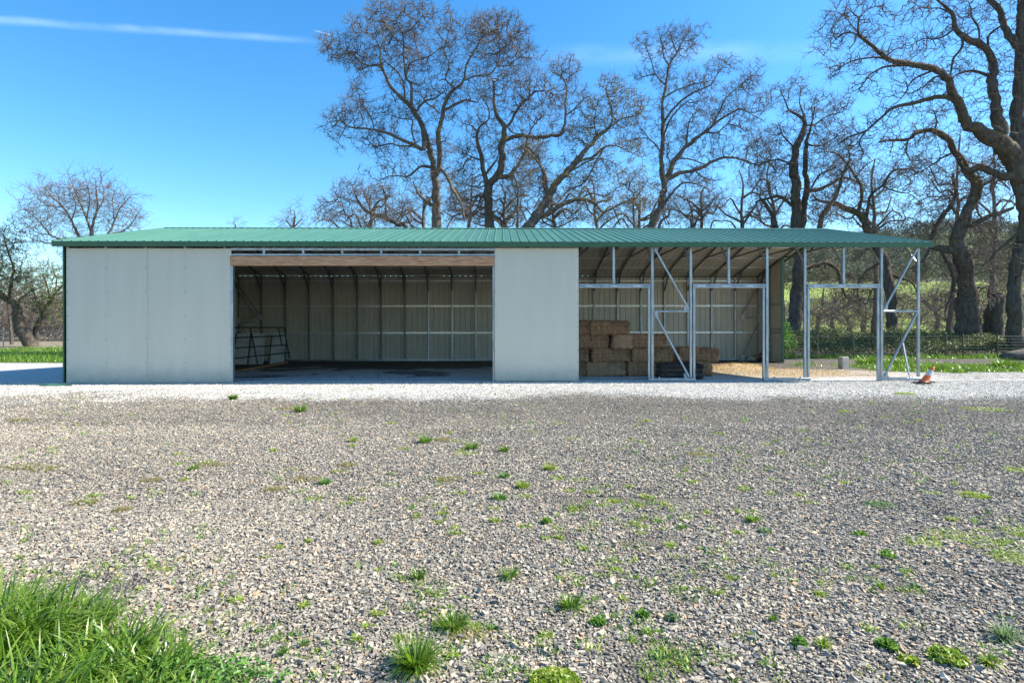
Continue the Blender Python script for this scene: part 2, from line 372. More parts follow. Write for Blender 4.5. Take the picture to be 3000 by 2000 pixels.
def stones(name, pts, size, base, mat_, label, sink=.25, flat=(.45, .8)):
    bv, bf = base; n = len(pts); k = len(bv)
    V = bv[None]*RNG.uniform(.6, 1.3, (n, k, 1)) + RNG.normal(0, .17, (n, k, 3))
    sc3 = np.stack([RNG.uniform(.9, 1.6, n), RNG.uniform(.55, 1.05, n), RNG.uniform(flat[0], flat[1], n)], 1)*size[:, None]*.5
    V = V*sc3[:, None, :]
    # tilt then spin
    ax = RNG.normal(0, .5, n); ca, sa = np.cos(ax)[:, None], np.sin(ax)[:, None]
    y, z = V[..., 1]*ca - V[..., 2]*sa, V[..., 1]*sa + V[..., 2]*ca; V[..., 1], V[..., 2] = y, z
    an = RNG.uniform(0, 6.283, n); ca, sa = np.cos(an)[:, None], np.sin(an)[:, None]
    x, y = V[..., 0]*ca - V[..., 1]*sa, V[..., 0]*sa + V[..., 1]*ca; V[..., 0], V[..., 1] = x, y
    V += pts[:, None, :]; V[..., 2] += (size*sink)[:, None]
    Fc = (bf[None] + (np.arange(n)*k)[:, None, None]).reshape(-1, 3)
    r = np.repeat(RNG.uniform(0, 1, n), k)
    me = npmesh(name, V.reshape(-1, 3), Fc, {'rnd': r})
    return tag(link(name, me, mat_), label, 'gravel', kind='stuff')
def stone_mat(name, stops):
    m = bpy.data.materials.new(name); m.use_nodes = True; n = NT(m.node_tree); b = n.n['Principled BSDF']
    a = n.node('ShaderNodeAttribute', attribute_name='rnd').outputs['Fac']
    c = n.ramp(a, stops); co = n.node('ShaderNodeTexCoord').outputs['Object']
    c = n.mix(1, c, n.ramp(n.noise(co, 70, 4, .7), [(.3,(.72,.72,.72)),(.7,(1.25,1.22,1.18))]), 'MULTIPLY'); c = n.mix(1, c, yard_tone(n, co), 'MULTIPLY')
    n.put(b.inputs['Base Color'], c); b.inputs['Roughness'].default_value = .8; b.inputs['Specular IOR Level'].default_value = .3
    return m
SM = stone_mat('crushed_grey_rock', [(0,(.165,.160,.155)),(.25,(.225,.218,.208)),(.5,(.305,.290,.268)),(.70,(.375,.352,.315)),(.88,(.45,.415,.36)),(.94,(.48,.38,.27)),(.97,(.38,.26,.17)),(1,(.58,.53,.46))])
SW = stone_mat('white_crushed_rock', [(0,(.2,.2,.2)),(.22,(.46,.452,.44)),(.6,(.68,.67,.65)),(1,(.84,.83,.80))])
def scatter(y0, y1, dens, wide=.98, extra=1.9):
    n = int(dens*(y1-y0)*(wide*(y0+y1)+2*extra)*1.0); y = RNG.uniform(y0, y1, n*2)
    x = RNG.uniform(-1, 1, n*2)*(wide*y1+extra); k = np.abs(x) < wide*y+extra; x, y = x[k][:n], y[k][:n]
    return x, y
def bare(x, y):  # 1 where gravel thins out to soil
    return (fbm(x, y, .9, 41) > .68) & (fbm(x, y, .22, 42) > .46)
x, y = scatter(1.6, 4.6, 10500); k = ~bare(x, y); x, y = x[k], y[k]
sz = RNG.lognormal(math.log(.0100), .42, len(x)).clip(.004, .034)
stones('gravel', np.stack([x, y, ground_z(x, y)], 1), sz, CUB, SM, 'loose crushed grey gravel lying near the camera')
x, y = scatter(4.6, 8, 4800)
sz = RNG.lognormal(math.log(.0122), .38, len(x)).clip(.006, .03)
stones('gravel', np.stack([x, y, ground_z(x, y)], 1), sz, CUB, SM, 'crushed grey gravel spread across the middle of the yard')
x, y = scatter(8, 13.2, 2100); keep = RNG.uniform(0, 1, len(x)) > sst(y + (fbm(x, y, 2.2, 11)-.5)*2.4+(fbm(x, y, .7, 21)-.5)*1.2, 9.7, 12.6); x, y = x[keep], y[keep]
sz = RNG.lognormal(math.log(.0150), .36, len(x)).clip(.008, .035)
stones('gravel', np.stack([x, y, ground_z(x, y)], 1), sz, OCT, SM, 'crushed grey gravel of the far yard thinning into the pale strip')
x, y = scatter(8.8, 14.6, 900); keep = (RNG.uniform(0, 1, len(x)) < sst(y + (fbm(x, y, 2.2, 11)-.5)*2.4+(fbm(x, y, .7, 21)-.5)*1.2, 9.7, 12.6)); x, y = x[keep], y[keep]
sz = RNG.lognormal(math.log(.018), .3, len(x)).clip(.01, .035)
stones('gravel', np.stack([x, y, ground_z(x, y)], 1), sz, OCT, SW, 'white crushed gravel strip in front of the barn')

# ------------------------------------------------ barn
BY = 14.5
barn = empty('barn', (0, BY, 0), YAW, 'long open-fronted metal barn with green ribbed roof and bare steel frame', 'barn')
def fx(px, yl=0.0):
    k = (px-CX)/F; c, s = math.cos(YAW), math.sin(YAW)
    # world X = x c - yl s ; Y = BY + x s + yl c
    return (k*(BY + yl*c) + yl*s)/(c - k*s)
def fz(py, px=1500, yl=0.0):
    x = fx(px, yl); Yw = BY + x*math.sin(YAW) + yl*math.cos(YAW)
    return CAMZ + (HZ-py)/F*Yw
BD = 9.25; RY = 4.62
XL, XR = fx(194), fx(2694)
RXL, RXR = XL-.22, XR+.24
ZR = 4.80; ZE = 3.615; FY = -.17; SL = (ZR-ZE)/(RY-FY)
def roof_z(y): return ZR - SL*abs(y-RY)
GV = M['galv']
# roof sheets: ribbed profile, green above, beige beneath
prof = []
xx = RXL; i = 0; RS = .2286
while xx < RXR-.001:
    for dx, dz in ((0, 0), (.012, .019), (.034, .019), (.046, 0), (.085, 0), (.092, .004), (.104, .004), (.111, 0), (.158, 0), (.165, .004), (.177, .004), (.184, 0)):
        if xx+dx < RXR: prof.append((xx+dx, dz))
    xx += RS
prof.append((RXR, 0))
for sgn, (ya, yb) in ((0, (FY, RY)), (1, (RY, BD+.17))):
    mb = MB(); n = len(prof)
    vs = [(x, y, roof_z(y)+dz+t) for t in (0, -.004) for y in (ya, yb) for x, dz in prof]
    fs = [(i, i+1, n+i+1, n+i) for i in range(n-1)]; fb = [(2*n+i, 3*n+i, 3*n+i+1, 2*n+i+1) for i in range(n-1)]
    mb.add(vs, fs, 0); b0 = len(mb.f); mb.f += fb; mb.m += [1]*len(fb)
    mb.build('roof_slope', [M['roof'], M['beige']], barn)
mb = MB()  # ridge cap
mb.add([(x, y, z) for x in (RXL, RXR) for y, z in ((RY-.17, ZR-.018), (RY-.03, ZR+.026), (RY+.03, ZR+.026), (RY+.17, ZR-.018))], [(0,4,5,1),(1,5,6,2),(2,6,7,3)])
mb.build('ridge_cap', M['roof'], barn)
mb = MB(); mb.box(RXL, RXR, FY-.022, FY-.004, ZE-.128, ZE-.004); mb.box(RXL, RXR, FY-.004, FY+.05, ZE-.128, ZE-.116)
mb.build('fascia', M['green'], barn)
mb = MB(); mb.box(RXL, RXR, BD+.175, BD+.19, ZE-.13, ZE-.004); mb.build('fascia', M['green'], barn)
for xe, d in ((RXL, -1), (RXR, 1)):
    mb = MB()
    for ya, yb in ((FY, RY), (RY, BD+.17)):
        for (a, b, zt, zb) in ((ya, yb, .024, -.10),):
            vs = [(xe+d*.002, a, roof_z(a)+zb), (xe+d*.002, b, roof_z(b)+zb), (xe+d*.002, b, roof_z(b)+zt), (xe+d*.002, a, roof_z(a)+zt),
                  (xe+d*.018, a, roof_z(a)+zb), (xe+d*.018, b, roof_z(b)+zb), (xe+d*.018, b, roof_z(b)+zt), (xe+d*.018, a, roof_z(a)+zt)]
            mb.add(vs, [(0,1,2,3),(7,6,5,4),(0,4,5,1),(2,6,7,3),(1,5,6,2),(3,7,4,0)])
    mb.build('gable_trim', M['green'], barn)
# front posts
TB = .062
front_px = [200, 312, 428, 543, 659, 774, 889, 1003, 1117.5, 1231, 1345, 1459, 1572, 1685, 1798, 1911, 2023.5, 2134.6, 2247, 2358, 2471, 2582, 2690]
FXs = [fx(p) for p in front_px]
PZ = ZE-.09
hz_top = fz(831); hz_bot = fz(844)
for p, x in zip(front_px, FXs):
    if 700 < p < 1400: z0 = fz(751, p)          # short stubs over the wide opening
    elif p in (1798, 2134.6, 2471): z0 = hz_top
    else: z0 = .0
    mb = MB(); mb.bar((x, .0, z0), (x, .0, PZ), TB*1.0, TB*1.15, (0, 1, 0)); mb.build('post', GV, barn)
# trusses (rafters with collar tie, king post and knee braces)
for x in FXs:
    mb = MB()
    for a, b in ((FY+.05, RY), (RY, BD+.08)):
        mb.bar((x, a, roof_z(a)-.065), (x, b, roof_z(b)-.065), .06, .06, (0, 0, 1))
    t = mb.build('rafter', M['galv_shade'], barn)
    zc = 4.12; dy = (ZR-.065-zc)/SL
    m2 = MB(); m2.bar((x+.005, RY-dy, zc), (x+.005, RY+dy, zc), .052, .052, (0, 0, 1)); m2.build('collar_tie', M['galv_shade'], t)
    m2 = MB(); m2.bar((x, RY, zc), (x, RY, ZR-.08), .05, .05); m2.build('king_post', M['galv_shade'], t)
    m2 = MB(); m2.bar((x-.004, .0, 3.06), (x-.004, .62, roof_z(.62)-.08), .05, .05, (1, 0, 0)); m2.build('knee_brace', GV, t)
    m2 = MB(); m2.bar((x-.004, BD, 2.95), (x-.004, BD-.75, roof_z(.75)-.08), .06, .06, (1, 0, 0)); m2.build('knee_brace', M['galv_shade'], t)
    if not (700 < 1500+(x)/BY*F < 1400): pass
# back posts
for x in FXs:
    mb = MB(); mb.bar((x, BD-.02, .0), (x, BD-.02, PZ+.02), TB*1.25, TB*1.1, (0, 1, 0)); mb.build('post', GV if x > fx(1080) else M['galv_shade'], barn)  # left posts use the steel copy coloured darker for the shaded interior
# purlins under roof
for y in (.9, 1.95, 3.0, 4.05, 5.2, 6.2, 7.25, 8.3):
    mb = MB(); z = roof_z(y)-.022
    mb.box(RXL+.05, RXR-.05, y-.035, y+.035, z-.012, z+.012); mb.build('purlin', M['girt'], barn)
# corrugated walls
def sheet(name, p0, p1, z0, ztop, inward, mats, th=.0):
    p0 = Vector(p0); p1 = Vector(p1); L = (p1-p0).length; d = (p1-p0)/L; nrm = Vector(inward)
    cols = []; u = 0
    while u < L:
        for du, o in ((0, 0), (.020, .034), (.038, .034), (.058, 0), (.092, 0), (.100, .010), (.108, .010), (.116, 0), (.158, 0), (.166, .010), (.174, .010), (.182, 0)):
            if u+du < L: cols.append((u+du, o))
        u += RS
    cols.append((L, 0)); vs = []; n = len(cols)
    for zi in (0, 1):
        for u, o in cols:
            q = p0 + d*u - nrm*o; vs.append((q.x, q.y, z0 if zi == 0 else ztop(q.y)))
    mb = MB(); mb.add(vs, [(i, i+1, n+i+1, n+i) for i in range(n-1)])
    return mb.build(name, mats, barn)
sheet('back_wall', (XL, BD+.035, 0), (XR, BD+.035, 0), .0, lambda y: ZE-.06, (0, -1, 0), M['beige'])
sheet('side_wall', (XL-.02, .03, 0), (XL-.02, BD+.03, 0), .0, lambda y: roof_z(y)-.03, (1, 0, 0), M['beige'])
ypw = BD - 2.05
sheet('side_wall', (XR+.03, ypw, 0), (XR+.03, BD+.03, 0), .0, lambda y: roof_z(y)-.03, (-1, 0, 0), M['beige'])
mb = MB(); mb.box(XL-.05, XL-.034, -.05, .09, .02, ZE-.1); mb.box(XL-.034, XL-.006, -.066, -.05, .02, ZE-.1); mb.build('corner_trim', M['green'], barn)
mb = MB(); mb.box(XR-.035, XR+.065, ypw-.02, ypw-.004, .0, roof_z(ypw)-.03); mb.box(XR+.052, XR+.065, ypw-.004, ypw+.1, 0, roof_z(ypw)-.03)
tr = mb.build('corner_trim', M['green'], barn)
mb = MB(); z = .2
while z < 3.6: mb.tube([(XR+.015, ypw-.020, z), (XR+.015, ypw-.027, z)], .009, 6); z += .33
mb.build('screws', M['zinc'], tr)
# back girts, base rail, front top rails
for z, hh in ((2.33, .07), (1.19, .07), (3.40, .07)):
    mb = MB(); mb.box(XL, XR, BD-.015+.0, BD+.03, z-hh/2, z+hh/2)
    mb.box(XL, XR, BD-.028, BD-.015, z-hh/2+.018, z+hh/2-.018); mb.build('girt', M['girt'], barn)
for z in (2.33, 1.19):
    for xx_ in (XR, ):
        mb = MB(); mb.box(xx_-.02, xx_+.008, ypw+.02, BD-.05, z-.035, z+.035); mb.build('girt', GV, barn)
    mb = MB(); mb.box(XL-.015, XL+.02, .05, BD-.05, z-.035, z+.035); mb.build('girt', GV, barn)
mb = MB(); mb.box(XL, XR, BD-.065, BD+.02, .005, .075); mb.build('base_rail', GV, barn)
for x in FXs[1::2]:
    mb = MB(); mb.tube([(x-.09, BD-.06, .0), (x-.09, BD-.06, .12)], .016, 6); mb.box(x-.12, x-.06, BD-.095, BD-.066, .08, .1); mb.build('anchor_bolt', M['zinc'], barn)
mb = MB(); mb.bar((XR, ypw+.02, 0), (XR, ypw+.02, roof_z(ypw)-.1), TB, TB, (0, 1, 0)); mb.build('post', GV, barn)
mb = MB(); mb.bar((XR-.02, ypw+1.0, 0), (XR-.02, ypw+1.0, roof_z(ypw+1.0)-.1), TB, TB, (0, 1, 0)); mb.build('post', GV, barn)
# corner bracing on the back wall
def plate(x, y, z, w_=.16, h_=.2, parent=barn, nm='gusset_plate'):
    mb = MB(); mb.box(x-w_/2, x+w_/2, y-.004, y+.004, z-h_/2, z+h_/2); return mb.build(nm, M['zinc'], parent)
yb = BD-.09
for xa, xb in ((fx(2222, BD), fx(2172, BD)), (XL+.1, FXs[1]-.03)):
    mb = MB(); mb.bar((xa, yb, 3.2), (xb, yb, 1.95), .05, .05); mb.build('diagonal_brace', GV, barn)
    mb = MB(); mb.bar((xa, yb, 1.82), (xb, yb, 1.82), .05, .05); mb.build('brace_rail', GV, barn)
    mb = MB(); mb.bar((xa, yb, 1.70), (xb, yb, .10), .05, .05); mb.build('diagonal_brace', GV, barn)
    plate(xb, yb-.032, 1.86); plate(xa, yb-.032, 1.72); plate(xb, yb-.032, .12)
# bracing seen past the jamb at the left of the wide opening
xa, xb = fx(690, BD), fx(752, BD)
mb = MB(); mb.bar((xa, yb, 3.25), (xb, yb, 1.85), .055, .055); mb.build('diagonal_brace', GV, barn)
mb = MB(); mb.bar((xa, yb, 1.66), (xb, yb, 1.66), .055, .055); mb.build('brace_rail', GV, barn)
mb = MB(); mb.bar((xa, yb, 1.55), (xb+.1, yb, .1), .055, .055); mb.build('diagonal_brace', GV, barn)
plate(xa+.05, yb-.034, 1.62, .2, .24); plate(xb, yb-.034, 1.74, .16, .2)
# smooth front panels
def panel(px0, px1, py0, py1, lab, studs, seam=None):
    x0, x1 = fx(px0, -.05), fx(px1, -.05); z0 = max(fz(py1, (px0+px1)/2, -.05), .012); z1 = fz(py0, (px0+px1)/2, -.05)
    mb = MB(); cuts = [x0] + ([fx(seam, -.05)] if seam else []) + [x1]
    for a, b in zip(cuts[:-1], cuts[1:]):
        nxx = max(2, int((b-a)/.03)); nz = 34; vs = []
        for j in range(nz+1):
            for i in range(nxx+1):
                x = a+(b-a-.008)*i/nxx; z = z0+(z1-z0)*j/nz
                e = .006*(mnoise.noise(Vector((x*.9, z*.7, 3.1)))) + .0035*mnoise.noise(Vector((x*3.1, z*.5, 9)))
                for s_ in studs: e += .010*math.exp(-((x-fx(s_, -.05))/.03)**2)
                if z-z0 < .3: e -= .009*(1-(z-z0)/.3)*abs(mnoise.noise(Vector((x*1.9, 0, 5))))*2
                vs.append((x, -.052+e, z))
        fs = [(j*(nxx+1)+i, j*(nxx+1)+i+1, (j+1)*(nxx+1)+i+1, (j+1)*(nxx+1)+i) for j in range(nz) for i in range(nxx)]
        mb.add(vs, fs)
        mb.box(a, b-.004, -.044, -.0385, z0, z1)
    o = mb.build('front_panel', M['panel'], barn); o['label'] = lab
    for p in o.data.polygons: p.use_smooth = len(p.vertices) == 4 and p.area < .01
    mb = MB()
    def scr(x, z): mb.tube([(x, -.055, z), (x, -.066, z)], .011, 6)
    z = z0+.18
    while z < z1: scr(x0+.03, z); scr(x1-.03, z); z += .305
    x = x0+.3
    while x < x1: scr(x, z0+.05); x += .31
    for s_ in studs:
        z = z0+.5
        while z < z1-.3: scr(fx(s_, -.05), z); z += .61
    mb.build('screws', M['screw'], o)
panel(195, 678, 726, 1119, 'wide smooth beige sheet left of the big opening', [312, 428, 543], 434)
panel(1449, 1696, 727, 1115, 'narrow smooth beige sheet between the openings', [])
# wide opening: two rails, laminated beam, jambs
xa, xb = fx(678.5), fx(1448.5)
for py0, py1 in ((727, 735), (744, 751)):
    mb = MB(); mb.bar((xa, -.02, (fz(py0)+fz(py1))/2), (xb, -.02, (fz(py0)+fz(py1))/2), .07, fz(py0)-fz(py1), (0, 0, 1)); mb.build('top_rail', GV, barn)
mb = MB(); mb.box(xa, xb, -.075, .03, fz(779), fz(751.6)-.002); mb.build('beam', M['lvl'], barn)
mb = MB(); mb.bar((fx(681.5), .0, 0), (fx(681.5), .0, fz(780)-.003), .055, .12, (0, 1, 0)); mb.build('jamb', GV, barn)
mb = MB(); mb.bar((fx(1446), .02, 0), (fx(1446), .02, fz(780)-.003), .05, .1, (0, 1, 0)); mb.build('jamb', GV, barn)
# door frames on the open side
def header(p0, p1):
    mb = MB(); za, zb = fz(831.5), fz(844); zm = (za+zb)/2
    x0, x1 = fx(p0), fx(p1)
    mb.bar((x0, -.005, (za+zm)/2+.001), (x1, -.005, (za+zm)/2+.001), .06, (za-zm)-.003, (0, 0, 1)); mb.bar((x0, -.005, (zb+zm)/2), (x1, -.005, (zb+zm)/2), .06, (zm-zb)-.003, (0, 0, 1))
    o = mb.build('header', GV, barn); mw = MB()
    for k in range(3):
        xw = x0+(x1-x0)*(.12+.33*k+.06*random.random()); ww = .10+.1*random.random()
        pts = [(xw-ww, zm-.006), (xw-ww*.5, zm+.022), (xw+ww*.3, zm+.014), (xw+ww, zm-.003), (xw+ww*.5, zm-.026), (xw-ww*.4, zm-.02)]
        mw.add([(a, -.0375, b) for a, b in pts] + [(a, -.034, b) for a, b in pts], [tuple(range(6))]+[(i, (i+1) % 6, 6+(i+1) % 6, 6+i) for i in range(6)])
    mw.build('weld_paint', M['zinc'], o)
header(1697, 1906); header(2029, 2242); header(2364, 2577)
for p in (1901.5, 2033, 2237, 2368, 2572):
    mb = MB(); mb.bar((fx(p), .0, .0), (fx(p), .0, fz(844.5)-.002), TB*.95, TB*1.1, (0, 1, 0)); mb.build('jamb', GV, barn)
def base(p0, p1):
    mb = MB(); mb.bar((fx(p0), -.045, .048), (fx(p1), -.045, .048), .055, .075, (0, 0, 1)); o = mb.build('base_rail', GV, barn)
    for q in (.22, .78):
        x = fx(p0)+(fx(p1)-fx(p0))*q; m2 = MB(); m2.tube([(x, -.085, .0), (x, -.085, .105)], .011, 6); m2.tube([(x, -.085, .09), (x, -.085, .118)], .022, 6); m2.build('anchor_bolt', M['zinc'], o)
base(1898, 2036); base(2233, 2371); base(2569, 2694)
def braced(p0, p1, flip):
    x0, x1 = fx(p0)+.03, fx(p1)-.03; zt, zm, zb = fz(729), fz(912.5), fz(1108)
    a, b = (x0, x1) if not flip else (x1, x0); s_ = 1 if not flip else -1
    mb = MB(); mb.bar((x0, -.005, zm), (x1, -.005, zm), .05, .05, (0, 0, 1)); mb.build('brace_rail', GV, barn)
    for z0, z1 in ((zt, zm+.06), (zm-.05, zb+.03)):
        mb = MB(); mb.bar((a+s_*.03, -.03, z0), (b-s_*.03, -.03, z1), .05, .05); mb.build('diagonal_brace', GV, barn)
        plate(b-s_*.085, .002, z1+.02, .12, .15); (plate(a+s_*.07, .002, z0-.03, .1, .14) if not flip else None)
braced(1911, 2023.5, False); braced(2582, 2690, True)
# eave rail, right end top rail
mb = MB(); mb.bar((XL+.03, .05, PZ+.03), (XR, .05, PZ+.03), .03, .03, (0, 0, 1)); mb.build('eave_rail', GV, barn)
# electric boxes and conduit on the right hand end post
xe = XR-.09; ye = ypw+1.0
mb = MB(); mb.box(xe-.10, xe+.03, ye-.1, ye-.04, .95, 1.62); mb.build('electrical_box', M['box_grey'], barn)
mb = MB(); mb.box(xe-.07, xe+.03, ye-.12, ye-.04, .80, .93); mb.tube([(xe-.02, ye-.125, .87), (xe-.02, ye-.16, .87)], .03, 10); mb.build('electric_meter', M['box_grey'], barn)
mb = MB(); mb.box(xe-.13, xe+.13, ye-.115, ye-.045, .42, .56); mb.build('electrical_box', M['box_grey'], barn)
mb = MB(); mb.tube([(xe-.03, ye-.08, .0), (xe-.03, ye-.08, .95)], .022, 8); mb.tube([(xe+.03, ye-.09, .0), (xe+.03, ye-.09, .80)], .018, 8); mb.tube([(xe-.02, ye-.07, 1.62), (xe-.02, ye-.07, 3.6)], .018, 8)
mb.build('conduit', M['lwire'], barn)
mb = MB(); mb.tube([(xe+.03, ye-.2, 1.33), (XR, ypw+.05, 1.33)], .014, 6); mb.build('pull_handle', M['rubber'], barn)

def BW(x, y, z=0):
    c, s = math.cos(YAW), math.sin(YAW); return Vector((x*c-y*s, BY+x*s+y*c, z))

# ------------------------------------------------ hay bales
def hay_mat(name, c0, c1, c2, st=(26, 26, 70)):
    m = bpy.data.materials.new(name); m.use_nodes = True; n = NT(m.node_tree); b = n.n['Principled BSDF']
    co = n.node('ShaderNodeTexCoord').outputs['Object']
    a = n.noise(n.scalev(co, st), 1, 4, .75, 2.0); c = n.noise(co, 2.6, 4, .6)
    col = n.ramp(a, [(.3, c0), (.52, c1), (.72, c2)])
    col = n.mix(n.math('MULTIPLY', n.smooth(c, .5, .68), .7), col, tuple(q*.45 for q in c1))
    n.put(b.inputs['Base Color'], col); b.inputs['Roughness'].default_value = .95; b.inputs['Specular IOR Level'].default_value = .15
    bn = n.node('ShaderNodeBump'); bn.inputs['Distance'].default_value = .03; n.put(bn.inputs['Height'], a); n.l.new(bn.outputs[0], b.inputs['Normal'])
    return m
M['hay'] = hay_mat('brown_hay', (.08,.042,.022), (.38,.20,.10), (.78,.50,.29), (34, 40, 11))
M['hay_l'] = hay_mat('tan_hay', (.16,.09,.045), (.52,.31,.17), (.82,.58,.36))
M['hay_d'] = hay_mat('rotten_dark_hay', (.022,.018,.016), (.065,.055,.05), (.16,.14,.12))
def bale_mesh(seed, L=1.16, Wd=.56, H=.415):
    nx_, ny_, nz_ = 26, 12, 10; vs = {}; V = []; Fs = []
    def vid(i, j, k):
        if (i, j, k) in vs: return vs[(i, j, k)]
        x, y, z = (i/nx_-.5)*L, (j/ny_-.5)*Wd, (k/nz_-.5)*H
        p = Vector((x, y, z)); rr = .075
        q = Vector((max(-L/2+rr, min(L/2-rr, x)), max(-Wd/2+rr, min(Wd/2-rr, y)), max(-H/2+rr, min(H/2-rr, z)))); d = p-q
        if d.length > 0: d.normalize()
        e = .042*mnoise.noise(Vector((x*5+seed*7, y*6, z*6))) + .018*mnoise.noise(Vector((x*19+seed, y*17, z*17)))
        for s_ in (-.19, 0, .19): e -= .0   # strings run lengthwise
        band = .010*math.sin(x*38+seed)
        p = q + d*(rr+e+band) + Vector((0, 0, .012*mnoise.noise(Vector((x*2+seed*3, y*2, 1)))))
        vs[(i, j, k)] = len(V); V.append(p); return vs[(i, j, k)]
    for i in range(nx_):
        for j in range(ny_):
            Fs.append((vid(i,j,0), vid(i,j+1,0), vid(i+1,j+1,0), vid(i+1,j,0))); Fs.append((vid(i,j,nz_), vid(i+1,j,nz_), vid(i+1,j+1,nz_), vid(i,j+1,nz_)))
    for i in range(nx_):
        for k in range(nz_):
            Fs.append((vid(i,0,k), vid(i+1,0,k), vid(i+1,0,k+1), vid(i,0,k+1))); Fs.append((vid(i,ny_,k), vid(i,ny_,k+1), vid(i+1,ny_,k+1), vid(i+1,ny_,k)))
    for j in range(ny_):
        for k in range(nz_):
            Fs.append((vid(0,j,k), vid(0,j,k+1), vid(0,j+1,k+1), vid(0,j+1,k))); Fs.append((vid(nx_,j,k), vid(nx_,j+1,k), vid(nx_,j+1,k+1), vid(nx_,j,k+1)))
    rs = random.Random(seed)
    for _ in range(3600):   # loose stalks bristling out of the faces
        f = Fs[rs.randrange(nx_*ny_*2+(nx_+ny_)*nz_*2)]; a, b, c = V[f[0]], V[f[1]], V[f[2]]
        nrm = (b-a).cross(c-a)
        if nrm.length < 1e-9: continue
        nrm.normalize(); o = a.lerp(c, rs.random()); dr = (nrm*.35 + Vector((rs.gauss(0, 1), rs.gauss(0, 1), rs.gauss(0, .5)))*.6).normalized()
        t = dr.cross(nrm)*.0022 if dr.cross(nrm).length > .01 else Vector((.002, 0, 0)); ln = rs.uniform(.03, .10)
        q = len(V); V += [o-t, o+t, o+dr*ln]; Fs.append((q, q+1, q+2))
    me = bpy.data.meshes.new('bale'); me.from_pydata([tuple(v) for v in V], [], Fs); me.update(); return me
BM = [bale_mesh(s) for s in (1, 2, 3, 4)]
BMats = {}
def bale(px, py_bot_z, ylocal, rz, kind, label, tilt=0, scale=1):
    p = BW(fx(px, ylocal), ylocal, py_bot_z)
    i = random.randrange(4); key = (i, kind)
    if key not in BMats:
        me = BM[i].copy(); me.materials.append(M[kind]); BMats[key] = me
    root = empty('hay_bale', p, YAW+R(rz), label, 'hay bale', 'hay bales stacked behind the steel frame')
    root.rotation_euler = (0, R(tilt), YAW+R(rz+random.uniform(-3, 3)))
    b = bpy.data.objects.new('hay', BMats[key]); COL.objects.link(b); b.parent = root; b.location = (0, 0, .203); b.scale = (scale, 1, 1)
    for z in ((.10, .203, .305) if kind != 'hay_d' else (.14, .27)):
        mb = MB(); L2, W2 = .583*scale, .287
        mb.tube([(-L2, -W2, z), (L2, -W2, z), (L2+.002, W2, z), (-L2, W2, z), (-L2, -W2, z)], .003, 4, False); mb.build('twine', M['twine'], root)
H = .395
bale(1655, 0, 1.75, 3, 'hay', 'brown hay bale on the ground, half hidden behind the narrow beige panel')
bale(1772, 0, 1.75, -2, 'hay_l', 'tan hay bale at the bottom of the tall stack, gap at each end')
bale(1890, 0, 1.75, 2, 'hay', 'brown hay bale on the ground just left of the braced steel frame')
bale(1990, 0, .62, 1, 'hay_d', 'blackened rotten hay bale on the ground behind the diagonal brace')
bale(2046, 0, 2.0, 82, 'hay', 'brown hay bale on the ground at the right end, under an overhanging bale')
bale(1664, H, 1.72, -2, 'hay', 'brown hay bale second from the ground beside the beige panel edge')
bale(1785, H, 1.78, 3, 'hay', 'brown hay bale with dark stain, second from the ground in the tall stack')
bale(1905, H, 1.72, -3, 'hay', 'brown hay bale second from the ground with one lying on it, left of the frame')
bale(1985, H, 2.25, 12, 'hay_l', 'tan topped hay bale on the second layer behind the frame posts')
bale(2040, H, 1.95, -8, 'hay', 'brown hay bale overhanging at the right end of the pile', 2)
bale(1720, 2*H, 1.75, 2, 'hay', 'brown hay bale third from the ground at the left of the tall stack', 0)
bale(1814, 2*H, 2.0, 88, 'hay_l', 'pinkish tan hay bale end-on, third from the ground in the tall stack')
bale(1892, 2*H, 1.9, -3, 'hay', 'flaky hay bale forming the step down from the tall stack')
bale(1783, 3*H, 1.76, -1, 'hay', 'brown hay bale on the very top of the tall stack')
bale(1668, 3*H, 1.80, 1, 'hay', 'brown hay bale on the top layer, cut off by the beige panel')

# ------------------------------------------------ blades and leaves
def blades(name, bx_, by_, hgt, wid, lean, mat_, parent=None, segs=4, az=None, zoff=None, curl=1.0, droop=1.0):
    n = len(bx_); az = RNG.uniform(0, 6.283, n) if az is None else az
    bz = ground_z(bx_, by_) if zoff is None else zoff
    t = np.linspace(0, 1, segs+1)[None]; th0 = (lean*.35)[:, None]; 
    ang = th0 + (lean[:, None]*1.5*curl)*t**1.3*droop; ds = (hgt/segs)[:, None]
    hx = np.cumsum(np.sin(ang)*ds, 1)-np.sin(ang[:, :1])*ds; hzv = np.cumsum(np.cos(ang)*ds, 1)-np.cos(ang[:, :1])*ds
    cxv = bx_[:, None] + hx*np.cos(az)[:, None]; cyv = by_[:, None] + hx*np.sin(az)[:, None]; czv = bz[:, None]+hzv-.005
    wv = wid[:, None]*.5*(1-t**2.2*.95); tw = az+1.5708+RNG.normal(0, .5, n)
    ox = wv*np.cos(tw)[:, None]; oy = wv*np.sin(tw)[:, None]
    A = np.stack([cxv-ox, cyv-oy, czv], -1); B = np.stack([cxv+ox, cyv+oy, czv+wv*.3], -1)
    V = np.stack([A, B], 2).reshape(-1, 3); base = (np.arange(n)*(segs+1)*2)[:, None, None]
    q = np.array([[2*i, 2*i+1, 2*i+3, 2*i+2] for i in range(segs)])[None]
    Fc = (base+q).reshape(-1, 4)
    me = npmesh(name, V, Fc, {'rnd': np.repeat(RNG.uniform(0, 1, n), (segs+1)*2)})
    return link(name, me, mat_, parent, True)
def disc(n, x, y, rx, ry):
    r = np.sqrt(RNG.uniform(0, 1, n)); a = RNG.uniform(0, 6.283, n); return x+r*np.cos(a)*rx, y+r*np.sin(a)*ry, a
